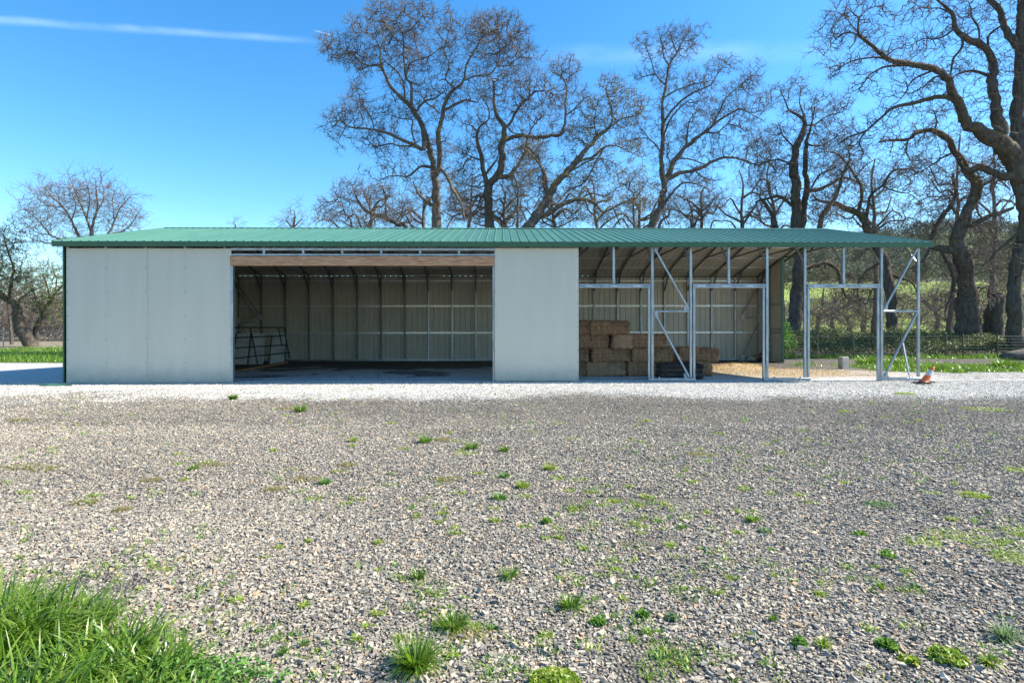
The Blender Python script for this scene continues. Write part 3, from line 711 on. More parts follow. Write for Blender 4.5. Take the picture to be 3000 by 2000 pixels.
def leafpatch(name, n, x, y, rx, ry, h, size, mat_, parent=None):
    """low broad-leaved weed: folded leaf quads"""
    bx_, by_, a = disc(n, x, y, rx, ry); rr = np.hypot((bx_-x)/rx, (by_-y)/ry)
    z = ground_z(bx_, by_) + .012+ h*(1-rr**2)*RNG.uniform(.35, 1, n)
    return leafcloud(name, np.stack([bx_, by_, z], 1), size, mat_, parent, .6)
def leafcloud(name, C, size, mat_, parent=None, flat=.0):
    n = len(C); s = size*RNG.uniform(.6, 1.3, n); N = RNG.normal(0, 1, (n, 3)); N[:, 2] += flat*3; N /= np.linalg.norm(N, axis=1)[:, None]
    T = np.cross(N, RNG.normal(0, 1, (n, 3))); T /= np.linalg.norm(T, axis=1)[:, None]; Bt = np.cross(N, T)
    s = s[:, None]
    V = np.stack([C-T*s*.6, C-Bt*s*.33+N*s*.08, C+T*s*.6, C+Bt*s*.33+N*s*.08], 1).reshape(-1, 3)
    Fc = (np.arange(n)*4)[:, None]+np.arange(4)[None]
    return link(name, npmesh(name, V, Fc, {'rnd': np.repeat(RNG.uniform(0, 1, n), 4)}), mat_, parent)

# foreground long grass, lower left corner
cx_, cy_, hh_, ll_, az_ = [], [], [], [], []
def clump(px, py, n, rx, ry, h, lean, aim=None):
    h *= .8; px = px*.92-25; py += 15; rx *= .92
    n = int(n*1.0); x, y = G(px, py); bx_, by_, a = disc(n, x, y, rx, ry); cx_.append(bx_); cy_.append(by_)
    hh_.append(RNG.uniform(.35, 1.12, n)*h); ll_.append(RNG.uniform(.2, 1.1, n)*lean); az_.append(a+RNG.normal(0, .7, n) if aim is None else RNG.normal(aim, .7, n))
for c_ in [(-60,1900,420,.35,.28,.40,.9),(60,1880,420,.30,.22,.36,.95),(190,1860,330,.24,.17,.33,.95),(110,2060,380,.30,.16,.30,1),(320,1960,260,.20,.15,.28,1.0),
           (430,1890,150,.13,.09,.28,1.05),(470,1990,200,.17,.11,.24,1.1),(560,1950,90,.12,.09,.20,1.1),(330,1800,70,.12,.08,.24,1.1),(-250,1900,400,.4,.3,.42,.9),(260,2150,380,.4,.12,.22,1),(-100,2150,380,.4,.2,.34,1),(620,2060,150,.24,.08,.15,1),(40,1770,120,.2,.10,.26,1.05),(420,2080,200,.25,.08,.18,1)]: clump(*c_)
bx_, by_, hh2, ll2, az2 = map(np.concatenate, (cx_, cy_, hh_, ll_, az_))
o = blades('grass', bx_, by_, hh2, RNG.uniform(.005, .015, len(bx_)), ll2, M['grass'], segs=8, az=az2, curl=1.45)
tag(o, 'tall lush green grass filling the lower left corner', 'grass', kind='stuff')
# clover skirt between grass and gravel
pts = []
for px, py, n, rx, ry in ((540,1990,380,.22,.10),(660,1985,150,.16,.09),(400,1990,400,.25,.12),(740,2000,90,.16,.06),(620,1940,50,.14,.07)):
    x, y = G(px, py); a, b, _ = disc(n, x, y, rx, ry); pts.append(np.stack([a, b, ground_z(a, b)+RNG.uniform(.01, .06, n)], 1))
o = leafcloud('clover', np.concatenate(pts), .022, M['weed_d'], None, .6); tag(o, 'low dark clover between the tall grass and the gravel', 'clover', kind='stuff')

# prominent single tufts in the gravel
def tuft(px, py, wpx, hpx, n, mat_, label, lean=1.1, wid=.004):
    x, y = G(px, py); D = y; r = wpx/F*D/2; h = max(hpx/F*D*1.15, .03)
    bx_, by_, a = disc(n, 0, 0, r*.35, r*.25)
    hh = RNG.uniform(.5, 1.05, n)*max(h, r*.95)*.98; n_ = n
    root = empty('grass_tuft', (x, y, float(ground_z(x, y))), 0, label, 'grass tuft', 'grass tufts growing through the gravel')
    blades('blades', bx_, by_, hh, RNG.uniform(.6, 1.4, n)*wid*(1+.10*y), RNG.uniform(.3, 1.15, n)*lean, mat_, root, 5, a+RNG.normal(0, .5, n), np.zeros(n))
    return root
def weed(px, py, wpx, n, size, mat_, label, h=.05):
    h *= .6; size *= 1.15; mat_ = M['weed_l'] if mat_ is M['weed_d'] else mat_
    x, y = G(px, py); r = wpx/F*y/2
    root = empty('weed', (x, y, 0), 0, label, 'weed', 'broad-leaved weeds growing through the gravel')
    bx_, by_, a = disc(n, 0, 0, r, r*.8); rr = np.hypot(bx_, by_)/r
    z = float(ground_z(x, y)) + .01 + h*(1-rr**2)*RNG.uniform(.3, 1, n)
    leafcloud('leaves', np.stack([bx_, by_, z], 1), size, mat_, root, .35); return root
tuft(1215,1960,150,110,420,M['grass'],'biggest grass tuft at the bottom edge left of centre, long thin blades',1.15,.004)
tuft(1325,1835,150,60,260,M['grass'],'spreading pale-tipped grass tuft up and right of the biggest tuft',1.25)
tuft(1225,1690,60,45,80,M['grass'],'small thin grass tuft in mid gravel, left of two similar ones',1.2)
tuft(1492,1690,70,48,100,M['grass'],'small thin grass tuft in mid gravel, right of a similar one',1.2)
tuft(1668,1775,90,55,150,M['grass'],'flat star-shaped grass tuft right of centre',1.25)
tuft(888,1888,32,34,90,M['weed_d'],'tiny dense round tuft beside the clover, upper of the pair',.7,.002)
tuft(826,1912,36,32,100,M['weed_d'],'tiny dense round tuft beside the clover, lower of the pair',.7,.002)
tuft(1380,1315,80,24,150,M['grass'],'wide green grass tuft near the top of the grey gravel, left of its neighbour')
tuft(1475,1322,60,20,120,M['grass'],'green grass tuft near the top of the grey gravel, right of its neighbour')
tuft(1608,1378,62,30,140,M['grass_y'],'yellow-green spiky tuft with small weeds around it')
tuft(1478,1400,50,20,120,M['weed_d'],'mid-green low tuft above a larger yellowish one')
tuft(1530,1430,68,30,170,M['grass_y'],'largest yellowish tuft in the middle of the yard')
tuft(1462,1465,72,26,150,M['weed_d'],'dark green low tuft below the yellowish ones')
tuft(1245,1297,80,20,120,M['grass'],'long low grass streak at left of the wide green tuft')
tuft(1035,1292,55,12,80,M['grass_y'],'thin yellowish grass streak far left of the wide green tuft')
tuft(682,1170,50,20,200,M['grass'],'bright tuft standing alone in the white gravel before the wide opening',.9,.006)
tuft(880,1205,75,14,150,M['grass'],'flat grass streak at the edge of the white gravel')
tuft(950,1412,60,22,120,M['weed_d'],'dark green tuft at the right end of a dry grass streak')
tuft(565,1375,55,14,90,M['grass'],'low tuft in the left part of the yard')
tuft(800,1320,40,12,70,M['grass_y'],'small yellow-green tuft left of centre in the yard')
tuft(1448,1530,50,24,110,M['grass_y'],'yellow-green tuft beside pale round leaves in mid yard')
tuft(2263,1817,36,26,100,M['grass'],'small dense bright tuft in the right foreground gravel',.7,.0025)
tuft(2412,1895,46,36,90,M['grass_y'],'yellow spiky tuft near the bottom, right of a leafy weed')
tuft(2576,1715,40,20,60,M['grass'],'thin tuft in the right part of the gravel')
tuft(2205,1525,72,20,120,M['grass'],'flat tuft with a pale flower patch beside it')
tuft(2950,1870,120,60,160,M['weed_g'],'bluish sprawling grass at the right edge near the bottom',1.2)
tuft(2900,1945,70,40,150,M['grass_y'],'yellow-green tuft in the bottom right corner')
tuft(2000,1545,36,22,80,M['grass'],'bright tuft on the right of the mid yard')
weed(1625,2000,150,1100,.022,M['grass_y'],'big leafy clover patch at the bottom edge right of centre',.05)
weed(1600,1535,26,22,.05,M['weed_d'],'dark rosette weed with upright leaves in mid yard',.05)
weed(1752,1822,42,60,.03,M['weed_d'],'glossy leafy weed with a smaller one at its right',.04)
weed(1880,1797,38,36,.026,M['weed_d'],'spreading weed above a grey-green one',.04)
weed(1968,1810,46,110,.016,M['weed_g'],'grey-green feathery weed in the right foreground',.04)
weed(2342,1893,36,60,.026,M['weed_d'],'leafy weed at the bottom, left of a yellow spiky tuft',.05)
weed(2595,1895,56,90,.028,M['weed_d'],'wide leafy weed near the bottom on the right',.05)
weed(2775,1930,105,300,.024,M['grass_y'],'longest bright weed mat in the bottom right',.05)
weed(2600,1628,46,60,.024,M['weed_d'],'bright leafy weed in the right half of the gravel',.03)
weed(2518,1570,40,50,.022,M['weed_d'],'leafy weed up and left of a similar one on the right',.03)
weed(2850,1455,85,260,.018,M['grass_y'],'pale yellow-green mat in the right of the yard',.02)
weed(2580,1482,90,260,.016,M['weed_g'],'pale greyish mat left of the yellow-green mat',.02)
weed(2660,1940,60,60,.024,M['grass_y'],'small yellow weed left of the longest weed mat',.03)
weed(2240,1558,40,50,.02,M['weed_g'],'small greenish weed below the flat tuft')
# scattered little weeds (nobody could count them)
n = 1500; py = 990+ (2000-990)*RNG.uniform(.14, 1, n)**1.0; px = RNG.uniform(0, 3000, n)
cl_ = fbm(px/300, py/120, 1, 77); k = cl_ > .5; px, py = px[k], py[k]
D_ = CAMZ*F/(py-HZ); wx = (px-CX)/F*D_; wy = D_
bx_, by_, hh_, ms = [], [], [], []
for a, b in zip(wx, wy):
    m = int(RNG.integers(6, 34)); r = RNG.lognormal(math.log(.028), .55)*(1+.09*b); u, v, _ = disc(m, a, b, r, r*.8); bx_.append(u); by_.append(v); hh_.append(RNG.uniform(.018, .055, m)*(1+.06*b))
bx_, by_, hh_ = map(np.concatenate, (bx_, by_, hh_)); half = RNG.uniform(0, 1, len(bx_)) < .5
for kk, mm, lb in ((half, 'grass_y', 'tiny yellow-green sprouts scattered over the gravel'), (~half, 'weed_d', 'tiny green sprouts scattered over the gravel')):
    o = blades('sprouts', bx_[kk], by_[kk], hh_[kk], RNG.uniform(.003, .007, kk.sum())*(1+.06*by_[kk]), RNG.uniform(.4, 1.2, kk.sum()), M[mm], segs=2); tag(o, lb, 'weeds', kind='stuff')
# low flat weed patches, mostly in the middle of the yard
bx_, by_ = [], []
for _ in range(115):
    py_ = RNG.choice([RNG.uniform(1230, 1600), RNG.uniform(1190, 1950)]); px_ = RNG.normal(1650, 450) if RNG.uniform() < .6 else RNG.uniform(-50, 3050)
    x, y = G(px_, py_); r = RNG.uniform(14, 40)/F*y/2*(1.3 if py_ < 1500 else 1); m = int(RNG.uniform(25, 90)); u, v, _a = disc(m, x, y, r, r*.8); bx_.append(u); by_.append(v)
bx_, by_ = np.concatenate(bx_), np.concatenate(by_)
o = blades('weed_patch', bx_, by_, RNG.uniform(.02, .05, len(bx_))*(1+by_*.05), RNG.uniform(.004, .008, len(bx_))*(1+by_*.10), RNG.uniform(.6, 1.35, len(bx_)), M['grass_y'], segs=3); tag(o, 'low yellow-green weed patches dotted over the middle of the yard', 'weeds', kind='stuff')
# dry patches
bx_, by_ = [], []
for px, py, wpx in ((130,1375,90),(620,1360,90),(440,1405,60),(60,1370,120),(900,1400,90),(1310,1405,80),(1370,1860,130),(800,1430,60),(1015,1360,50),(250,1470,80),(2800,1570,160),(2930,1600,200),(2960,1640,120),(2700,1590,120),(2990,1560,120),(2990,1380,90),(60,1230,60),(2050,1335,90),(360,1490,50),(2880,1200,120),(2650,1155,60),(1300,1290,60),(860,1195,90)):
    x, y = G(px, py); r = wpx/F*y/2; u, v, _ = disc(420, x, y, r, r*.7); bx_.append(u); by_.append(v)
bx_, by_ = np.concatenate(bx_), np.concatenate(by_)
half = (bx_ > 2.2)
for kk, mm, lb in ((half, 'grass_y', 'thin yellow-green weed mats at the right side of the yard'), (~half, 'drygrass', 'flat half-dry weed mats in the gravel')):
    o = blades('weed_mat', bx_[kk], by_[kk], RNG.uniform(.02, .06, kk.sum())*(1+by_[kk]*.05), RNG.uniform(.003, .006, kk.sum())*(1+by_[kk]*.12), RNG.uniform(.9, 1.4, kk.sum()), M[mm], segs=3); tag(o, lb, 'weeds', kind='stuff')
# grass verges left and right of the barn
def verge(x0, x1, y0, y1, n, h, lab, mat_='grass', cut=.4):
    x = RNG.uniform(x0, x1, n); y = RNG.uniform(y0, y1, n); g_ = zones(x, y)[3]; k = (g_ > RNG.uniform(.2, .9, n)) ; x, y = x[k], y[k]
    hs = h*(.45+1.2*fbm(x, y, 1.1, 51))*RNG.uniform(.6, 1.2, len(x))
    o = blades('grass', x, y, hs, RNG.uniform(.012, .028, len(x)), RNG.uniform(.2, .9, len(x)), M[mat_], segs=2); tag(o, lab, 'grass', kind='stuff')
verge(-34, -11.8, 22.4, 42, 42000, .22, 'bright green grass left of the barn below the wire fence')
verge(10.4, 30, 16.6, 27.6, 46000, .2, 'bright green grass strips right of the barn')
for px, py, wpx, h in ((2540,1070,55,.42),(2600,1072,60,.42),(2655,1075,50,.4),(2945,1080,55,.45),(2720,1085,80,.3)):
    x, y = G(px, py); u, v, a = disc(500, x, y, wpx/F*y/2, .35)
    o = blades('grass_clump', u, v, RNG.uniform(.5, 1, 500)*h, RNG.uniform(.008, .018, 500), RNG.uniform(.2, .9, 500), M['grass'], segs=4, az=a)
    lb = {2540:'tall grass clump just right of the concrete block',2600:'tall grass clump behind the braced steel bay, left one',2655:'tall grass clump behind the prop leaning on the steel bay',2945:'tall grass clump far right in front of the wire fence',2720:'low wide grass clump behind the traffic cone'}[px]
    tag(o, lb, 'grass clump', 'grass clumps right of the barn')
# straw litter
n = 5200; u, v, _ = disc(n, 8.6, 17.6, 3.0, 2.0); k = RNG.uniform(0, 1, n) < zones(u, v)[2]; u, v = u[k], v[k]
o = blades('straw', u, v, RNG.uniform(.04, .13, len(u)), RNG.uniform(.004, .008, len(u)), RNG.uniform(1.1, 1.5, len(u)), M['straw'], segs=2, curl=.1); tag(o, 'loose straw littering the sunlit barn floor', 'straw', kind='stuff')
mound = MB(); NN = 26
x0, y0 = G(2165, 1082); vs = []
for j in range(NN+1):
    for i in range(NN+1):
        a, b = (i/NN-.5)*2, (j/NN-.5)*2; hgt = max(0, 1-a*a-b*b)**1.2*.16*(1+.7*mnoise.noise(Vector((a*3, b*3, 2)))) - .02
        vs.append((x0+a*1.25, y0+b*.8, hgt + .02*mnoise.noise(Vector((a*9, b*9, 1)))))
mound.add(vs, [(j*(NN+1)+i, j*(NN+1)+i+1, (j+1)*(NN+1)+i+1, (j+1)*(NN+1)+i) for j in range(NN) for i in range(NN)])
o = mound.build('straw_pile', hay_mat('pale_loose_straw', (.30,.21,.12), (.56,.44,.29), (.76,.64,.46)), None, True); tag(o, 'low spread heap of golden straw on the sunlit floor', 'straw', kind='stuff')
u, v, _ = disc(2600, x0, y0, 1.2, .75); rr = np.hypot((u-x0)/1.25, (v-y0)/.8)
st = blades('stalks', u, v, RNG.uniform(.05, .13, 2600), RNG.uniform(.004, .007, 2600), RNG.uniform(1.0, 1.5, 2600), M['straw'], o, 2, zoff=np.maximum(0, 1-rr**2)**1.2*.15, curl=.1)
# ------------------------------------------------ small objects
# leaning traffic cone on its upturned base
cp = G(2705, 1126); cone = empty('traffic_cone', (cp[0], cp[1], .03), 0, 'tipped orange traffic cone with grey reflective band beside the last post', 'traffic cone'); cone.scale = (.8, .8, .8)
tl = R(33)
def cpt(r, h, a):  # cone axis leans right
    x, y, z = r*math.cos(a), r*math.sin(a), h
    return (x*math.cos(tl)+z*math.sin(tl), y, -x*math.sin(tl)*.35+z*math.cos(tl))
def lathe(prof_, n=28):
    mb = MB(); vs = [cpt(r, h, 2*math.pi*k/n) for r, h in prof_ for k in range(n)]
    mb.add(vs, [(i*n+k, i*n+(k+1) % n, (i+1)*n+(k+1) % n, (i+1)*n+k) for i in range(len(prof_)-1) for k in range(n)]); return mb
lathe([(.155,.03),(.135,.05),(.12,.10),(.096,.27)]).build('cone_body', M['orange'], cone, True)
lathe([(.0965,.27),(.066,.46)]).build('reflective_band', M['reflect'], cone, True)
lathe([(.065,.46),(.045,.575),(.036,.585),(.0,.585)]).build('cone_tip', M['orange'], cone, True)
mb = MB(); vs = []
for k, (a, b) in enumerate([(-.21,-.18),(-.18,-.21),(.2,-.21),(.23,-.18),(.23,.18),(.2,.21),(-.18,.21),(-.21,.18)]):
    vs.append((a, b, -.015+.03*(a > 0))); 
vs += [(a, b, z+.035) for a, b, z in vs]
mb.add(vs, [tuple(range(7, -1, -1)), tuple(range(8, 16))]+[(i, (i+1) % 8, 8+(i+1) % 8, 8+i) for i in range(8)]); mb.build('cone_base', M['rubber'], cone)
# thin prop leaning against the lower brace
a = P(2668, 1121, 14.15); b = P(2645, 1003, 14.62); a.z = 0
mb = MB(); mb.bar(a, b, .04, .02, (0, 1, 0)); o = mb.build('steel_prop', GV); tag(o, 'thin grey steel strip leaning against the diagonal brace of the last bay', 'steel strip')
# concrete block post
def block(p, w_, d_, h_, mat_, nm, lab, cat, rz=0):
    mb = MB(); b = .02
    prof_ = [(-w_/2+b,-d_/2),(w_/2-b,-d_/2),(w_/2,-d_/2+b),(w_/2,d_/2-b),(w_/2-b,d_/2),(-w_/2+b,d_/2),(-w_/2,d_/2-b),(-w_/2,-d_/2+b)]
    vs = []
    for z, s_ in ((0, 1), (h_-.03, .97), (h_, .90)):
        vs += [(x*s_+.006*mnoise.noise(Vector((x*9, y*9, z*9))), y*s_, z) for x, y in prof_]
    mb.add(vs, [tuple(range(7,-1,-1)), tuple(range(16, 24))]+[(j*8+i, j*8+(i+1) % 8, (j+1)*8+(i+1) % 8, (j+1)*8+i) for j in (0, 1) for i in range(8)])
    o = mb.build(nm, mat_); o.location = (p[0], p[1], -.01); o.rotation_euler.z = rz; return tag(o, lab, cat)
p = G(2471, 1082); block(p, .27, .22, .42, M['concrete'], 'concrete_block', 'short square concrete block standing on the gravel behind the third doorway', 'concrete block', R(12))
# scrap sheet lying at the left front corner
p = G(165, 1128); mb = MB(); vs = []
for j in range(3):
    for i in range(9): vs.append(((i/8-.5)*.78, (j/2-.5)*.22, .018+.014*math.sin(i*.9)+.01*j))
mb.add(vs, [(j*9+i, j*9+i+1, (j+1)*9+i+1, (j+1)*9+i) for j in range(2) for i in range(8)]); mb.add([(x, y, z-.006) for x, y, z in vs], [(j*9+i, (j+1)*9+i, (j+1)*9+i+1, j*9+i+1) for j in range(2) for i in range(8)])
o = mb.build('metal_scrap', M['green']); o.location = (p[0], p[1], 0); tag(o, 'flat green metal offcut lying by the left front corner', 'metal scrap')
# pipe gate panel leaning inside on the left
gate = empty('livestock_gate', (0, 0, 0), 0, 'dark pipe livestock gate leaning against boards inside the barn', 'gate')
def gp(px, py, D): return P(px, py, D)
Dg = 20.6
for (x0_, y0_, x1_, y1_) in ((660,958,832,958),(660,989,838,982),(660,1019,840,1009),(660,1051,850,1031)):
    mb = MB(); mb.tube([gp(x0_, y0_, Dg+.3), gp(x1_, y1_, Dg)], .022, 8); mb.build('pipe_rail', M['pipe'], gate)
for (x0_, y0_, x1_, y1_) in ((733,957,754,1065),(832,957,848,1048),(735,975,725,1064),(796,985,788,1060),(816,958,826,1012),(693,975,684,1035)):
    mb = MB(); mb.tube([gp(x0_, y0_, Dg+.12), gp(x1_, y1_, Dg-.15)], .024, 8); mb.build('pipe_upright', M['pipe'], gate)
for (q, lab) in (((684,976,734,976,724,1060,684,1060),'leftmost grey board behind the pipe gate'),((740,976,776,977,770,1060,728,1060),'middle grey board behind the pipe gate, pale with a clipped corner'),((798,976,836,976,830,1060,790,1060),'stained grey board at the right end of the pipe gate')):
    D0 = 21.4; pts = [P(q[0], q[1], D0+.5), P(q[2], q[3], D0+.5), P(q[4], q[5], D0), P(q[6], q[7], D0)]
    for v in pts[2:]: v.z = .01
    mb = MB(); back = [v+Vector((0, .035, 0)) for v in pts]
    mb.add(pts+back, [(3,2,1,0),(4,5,6,7)]+[(i, (i+1) % 4, 4+(i+1) % 4, 4+i) for i in range(4)]); o = mb.build('board', M['slab']); tag(o, lab, 'board', 'grey boards leaning by the back wall')
# long plank on the floor
a = Vector((*G(703, 1088), .05)); b = Vector((*G(838, 1065), .06)); mb = MB(); mb.bar(a, b, .16, .07, (0, 0, 1), .1); o = mb.build('timber_plank', M['timber']); tag(o, 'long reddish timber plank lying on the barn floor', 'plank')
# ground hooks inside wide opening
for px, py, lab in ((1030, 1112, 'left small iron hook sticking out of the shaded gravel'), (1110, 1109, 'right small iron hook sticking out of the shaded gravel')):
    x, y = G(px, py); mb = MB()
    mb.tube([(x, y, -.02), (x, y, .06)]+[(x+.03*math.sin(t*.7), y, .09-.03*math.cos(t*.7)) for t in range(9)], .008, 6); o = mb.build('iron_hook', M['wire']); tag(o, lab, 'hook')
# odds and ends in the back right corner
def at_back(px, yl): v = BW(fx(px, yl), yl); return v
v = at_back(2223, BD-.45); mb = MB(); mb.box(-.16,.16,-.13,.13,0,.27); mb.add([(-.16,-.13,.27),(.16,-.13,.27),(.13,-.25,.33),(-.12,-.25,.34)],[(0,1,2,3)]); o = mb.build('cardboard_box', M['cardboard']); o.location = v; o.rotation_euler.z = R(14); tag(o, 'small brown cardboard box in the back right corner', 'box')
v = at_back(2227, BD-.75); mb = MB(); mb.tube([(0,0,0),(.0,0,.05),(.02,0,.13),(.03,0,.17)], [.1,.12,.07,.03], 10); o = mb.build('black_bag', M['ragdark']); o.location = v; tag(o, 'small crumpled black bag in front of the cardboard box', 'bag')
v = at_back(2200, BD-.4); mb = MB(); mb.box(-.2,.2,-.09,.09,0,.10); mb.box(-.17,.21,-.08,.1,.102,.17); o = mb.build('brick_stack', M['concrete']); o.location = v; tag(o, 'two grey blocks stacked by the back wall, left of the cardboard box', 'blocks')
v = at_back(2188, BD-.7); mb = MB(); mb.bar((-.35,0,.03),(.3,.1,.03),.06,.04,(0,0,1)); o = mb.build('metal_bar', GV); o.location = v; tag(o, 'short galvanised offcut on the floor by the back wall', 'metal bar')

# ------------------------------------------------ fences
def wire_fence(name, pts, h, nw, post_h, mat_p, mat_w, label, mesh=None, pr=.03):
    root = empty(name, (pts[0][0], pts[0][1], 0), 0, label, 'fence'); o3 = Vector((pts[0][0], pts[0][1], 0))
    for x, y in pts:
        mb = MB(); q = Vector((x, y, 0))-o3; mb.tube([q, q+Vector((0, 0, post_h))], pr, 6); mb.build('fence_post', mat_p, root)
    mb = MB()
    for i in range(len(pts)-1):
        a = Vector((*pts[i], 0))-o3; b = Vector((*pts[i+1], 0))-o3
        for k in range(nw):
            z = .06+(h-.06)*(k/(nw-1))
            m_ = (a+b)/2; mb.tube([a+Vector((0,0,z)), m_+Vector((0,0,z-.012)), b+Vector((0,0,z))], .0035 if k < nw-1 else .005, 3, False)
        if mesh:
            n_ = int((b-a).length/mesh)
            for k in range(n_): q = a.lerp(b, k/n_); mb.tube([q+Vector((0,0,.06)), q+Vector((0,0,h))], .003, 3, False)
    mb.build('wire_mesh', mat_w, root)
wire_fence('wire_fence', [P(px, 1000, D)[:2] for px, D in ((2330,24.2),(2395,24.4),(2500,24.6),(2640,24.8),(2772,25.0),(2821,24.9),(2922,25.0),(3020,25.0),(3150,25.0))], 1.0, 8, 1.12, M['wire'], M['wire'], 'dark wire mesh fence on thin posts in front of the bramble bank', .3, .026)
wire_fence('wire_fence', [P(px, 1000, D)[:2] for px, D in ((-260,41),(-90,42),(10,42.6),(112,43),(235,43.5))], 1.32, 13, 1.5, M['lwire'], M['lwire'], 'pale wire mesh fence on grey posts beyond the left verge', .16, .04)

# ------------------------------------------------ trees
def make_tubes(Pa, Pb, Ra, Rb, Da, Db, sides):
    """vectorised tapered tubes between point arrays"""
    def frame(d):
        ref = np.where(np.abs(d[:, 2:3]) > .9, np.array([[1., 0, 0]]), np.array([[0, 0, 1.]])); a = np.cross(d, ref); a /= np.linalg.norm(a, axis=1)[:, None]+1e-9
        return a, np.cross(d, a)
    n = len(Pa); ang = np.arange(sides)*2*np.pi/sides; c, s = np.cos(ang)[None, :, None], np.sin(ang)[None, :, None]
    a1, b1 = frame(Da); a2, b2 = frame(Db)
    V1 = Pa[:, None]+(a1[:, None]*c+b1[:, None]*s)*Ra[:, None, None]; V2 = Pb[:, None]+(a2[:, None]*c+b2[:, None]*s)*Rb[:, None, None]
    V = np.concatenate([V1, V2], 1).reshape(-1, 3)
    q = np.array([[k, (k+1) % sides, sides+(k+1) % sides, sides+k] for k in range(sides)])[None]
    Fc = ((np.arange(n)*2*sides)[:, None, None]+q).reshape(-1, 4)
    return V, Fc
def join(parts):
    Vs, Fs, b = [], [], 0
    for V, Fc in parts: Vs.append(V); Fs.append(Fc+b); b += len(V)
    return np.concatenate(Vs), np.concatenate(Fs)
def unit(v): return v/(np.linalg.norm(v, axis=-1, keepdims=True)+1e-9)
def catmull(pts, step):
    pts = [np.array(p, float) for p in pts]; out = []
    e = [2*pts[0]-pts[1]]+pts+[2*pts[-1]-pts[-2]]
    for i in range(1, len(e)-2):
        L = np.linalg.norm(e[i+1][:3]-e[i][:3]); m = max(1, int(L/step))
        for k in range(m):
            t = k/m; out.append(.5*((2*e[i])+(-e[i-1]+e[i+1])*t+(2*e[i-1]-5*e[i]+4*e[i+1]-e[i+2])*t*t+(-e[i-1]+3*e[i]-3*e[i+1]+e[i+2])*t**3))
    out.append(pts[-1]); return np.array(out)
def tree(name, label, D, org, limbs, crowns, seed, mats=('bark', 'twig'), cat='tree', group=None, dens=9., step=.2, twig=(.18, .5), ntw=3, gnarl=.6, leaves=None, up=.0, tipr=.0118, spread=1.0, base_z=-.1, kill=None, trad=.005):
    rng = np.random.default_rng(seed); ox, oy, k = org
    def wp(u, v, d): return np.array(P(ox+u*k, oy+v*k, d))
    nodes, par, rad, isl = [], [], [], []; tubes = []
    for li, limb in enumerate(limbs):
        pl = limb['p'] if isinstance(limb, dict) else limb
        # depth of the limb starts at the nearest existing node
        u0, v0 = pl[0][0], pl[0][1]; anchor = None; d0 = D
        if nodes:
            s0 = wp(u0, v0, D); A = np.array(nodes); sc_ = A*(D/A[:, 1:2]); dd = np.hypot((A[:, 0]/A[:, 1]-s0[0]/s0[1])*D, ((A[:, 2]-CAMZ)/A[:, 1]-(s0[2]-CAMZ)/s0[1])*D)
            anchor = int(dd.argmin()) if dd.min() < .9*D/34 else None
            if anchor is not None: d0 = nodes[anchor][1]
        drift = rng.uniform(-1, 1)*spread*.34; off = 0; pts = []; prev = None; lastw = 8
        for j, q in enumerate(pl):
            wd = q[2] if len(q) > 2 else max(lastw*.72, 2.5); lastw = wd; wd *= 1.12 if wd < 40 else 1
            if prev is not None:
                seg = math.hypot(q[0]-prev[0], q[1]-prev[1])*k/F*D; off += drift*seg
                off = max(-4.5*spread, min(4.5*spread, off))
            prev = q; d = d0+off
            p_ = wp(q[0], q[1], d); pts.append(np.array([*p_, wd*k/F*d/2]))
        if anchor is not None and len(pts) > 1:
            pts[0][:3] = nodes[anchor]
        cur = catmull(pts, step*.9)
        jit = np.cumsum(rng.normal(0, .032, (len(cur), 3)), 0); jit -= np.linspace(0, 1, len(cur))[:, None]*jit[-1]; cur[:, :3] += jit*(cur[:, 3:]/.15).clip(.3, 1.2)
        cur[:, 3] = cur[:, 3].clip(.012, None)
        b = len(nodes)
        for j, c in enumerate(cur):
            nodes.append(c[:3]); rad.append(c[3]); isl.append(True)
            par.append((anchor if anchor is not None else -1) if j == 0 else b+j-1)
        tubes.append(cur)
    nodes_l = np.array(nodes); 
    # attraction points in the crown ellipsoids
    AT = []
    for ce in crowns:
        cu, cv, ru, rv = ce[:4]; dn = ce[4] if len(ce) > 4 else 1
        c0 = wp(cu, cv, D); rx, rz_ = 1.14*ru*k/F*D, 1.14*rv*k/F*D; ry = min(rx, rz_)*1.1*spread+.2
        near = np.hypot(nodes_l[:, 0]/nodes_l[:, 1]-c0[0]/c0[1], (nodes_l[:, 2]-CAMZ)/nodes_l[:, 1]-(c0[2]-CAMZ)/c0[1]).argmin()
        dc = nodes_l[near, 1]; dc = D+(dc-D)*1.0; c0 = wp(cu, cv, dc)
        nn = int(4.19*rx*ry*rz_*dens*dn*(4.4 if step < .3 else 2.2)); q = rng.normal(0, 1, (nn, 3)); q /= np.linalg.norm(q, axis=1)[:, None]; q *= rng.uniform(0, 1, (nn, 1))**(1/2.5)
        AT.append(c0+q*np.array([rx, ry, rz_]))
    if AT:
        lr = np.array(rad); sel = np.nonzero((lr < .26) & (nodes_l[:, 2] > 2.2))[0]
        if len(sel):
            q = np.repeat(sel, max(1, int(round(2.2*step/.2))+1)); dv = unit(rng.normal(0, 1, (len(q), 3))+np.array([0, 0, .25])); AT.append(nodes_l[q]+dv*rng.uniform(.3, 1.35, (len(q), 1))*(D/34)**.5)
    AT = np.concatenate(AT) if AT else np.zeros((0, 3)); AT = AT[AT[:, 2] > .3]
    dk = kill or step*1.35; cap = 60000
    nd = np.empty((cap, 3)); nd[:len(nodes_l)] = nodes_l; N = len(nodes_l); parr = list(par)
    best = np.full(len(AT), 1e9); bi = np.zeros(len(AT), int)
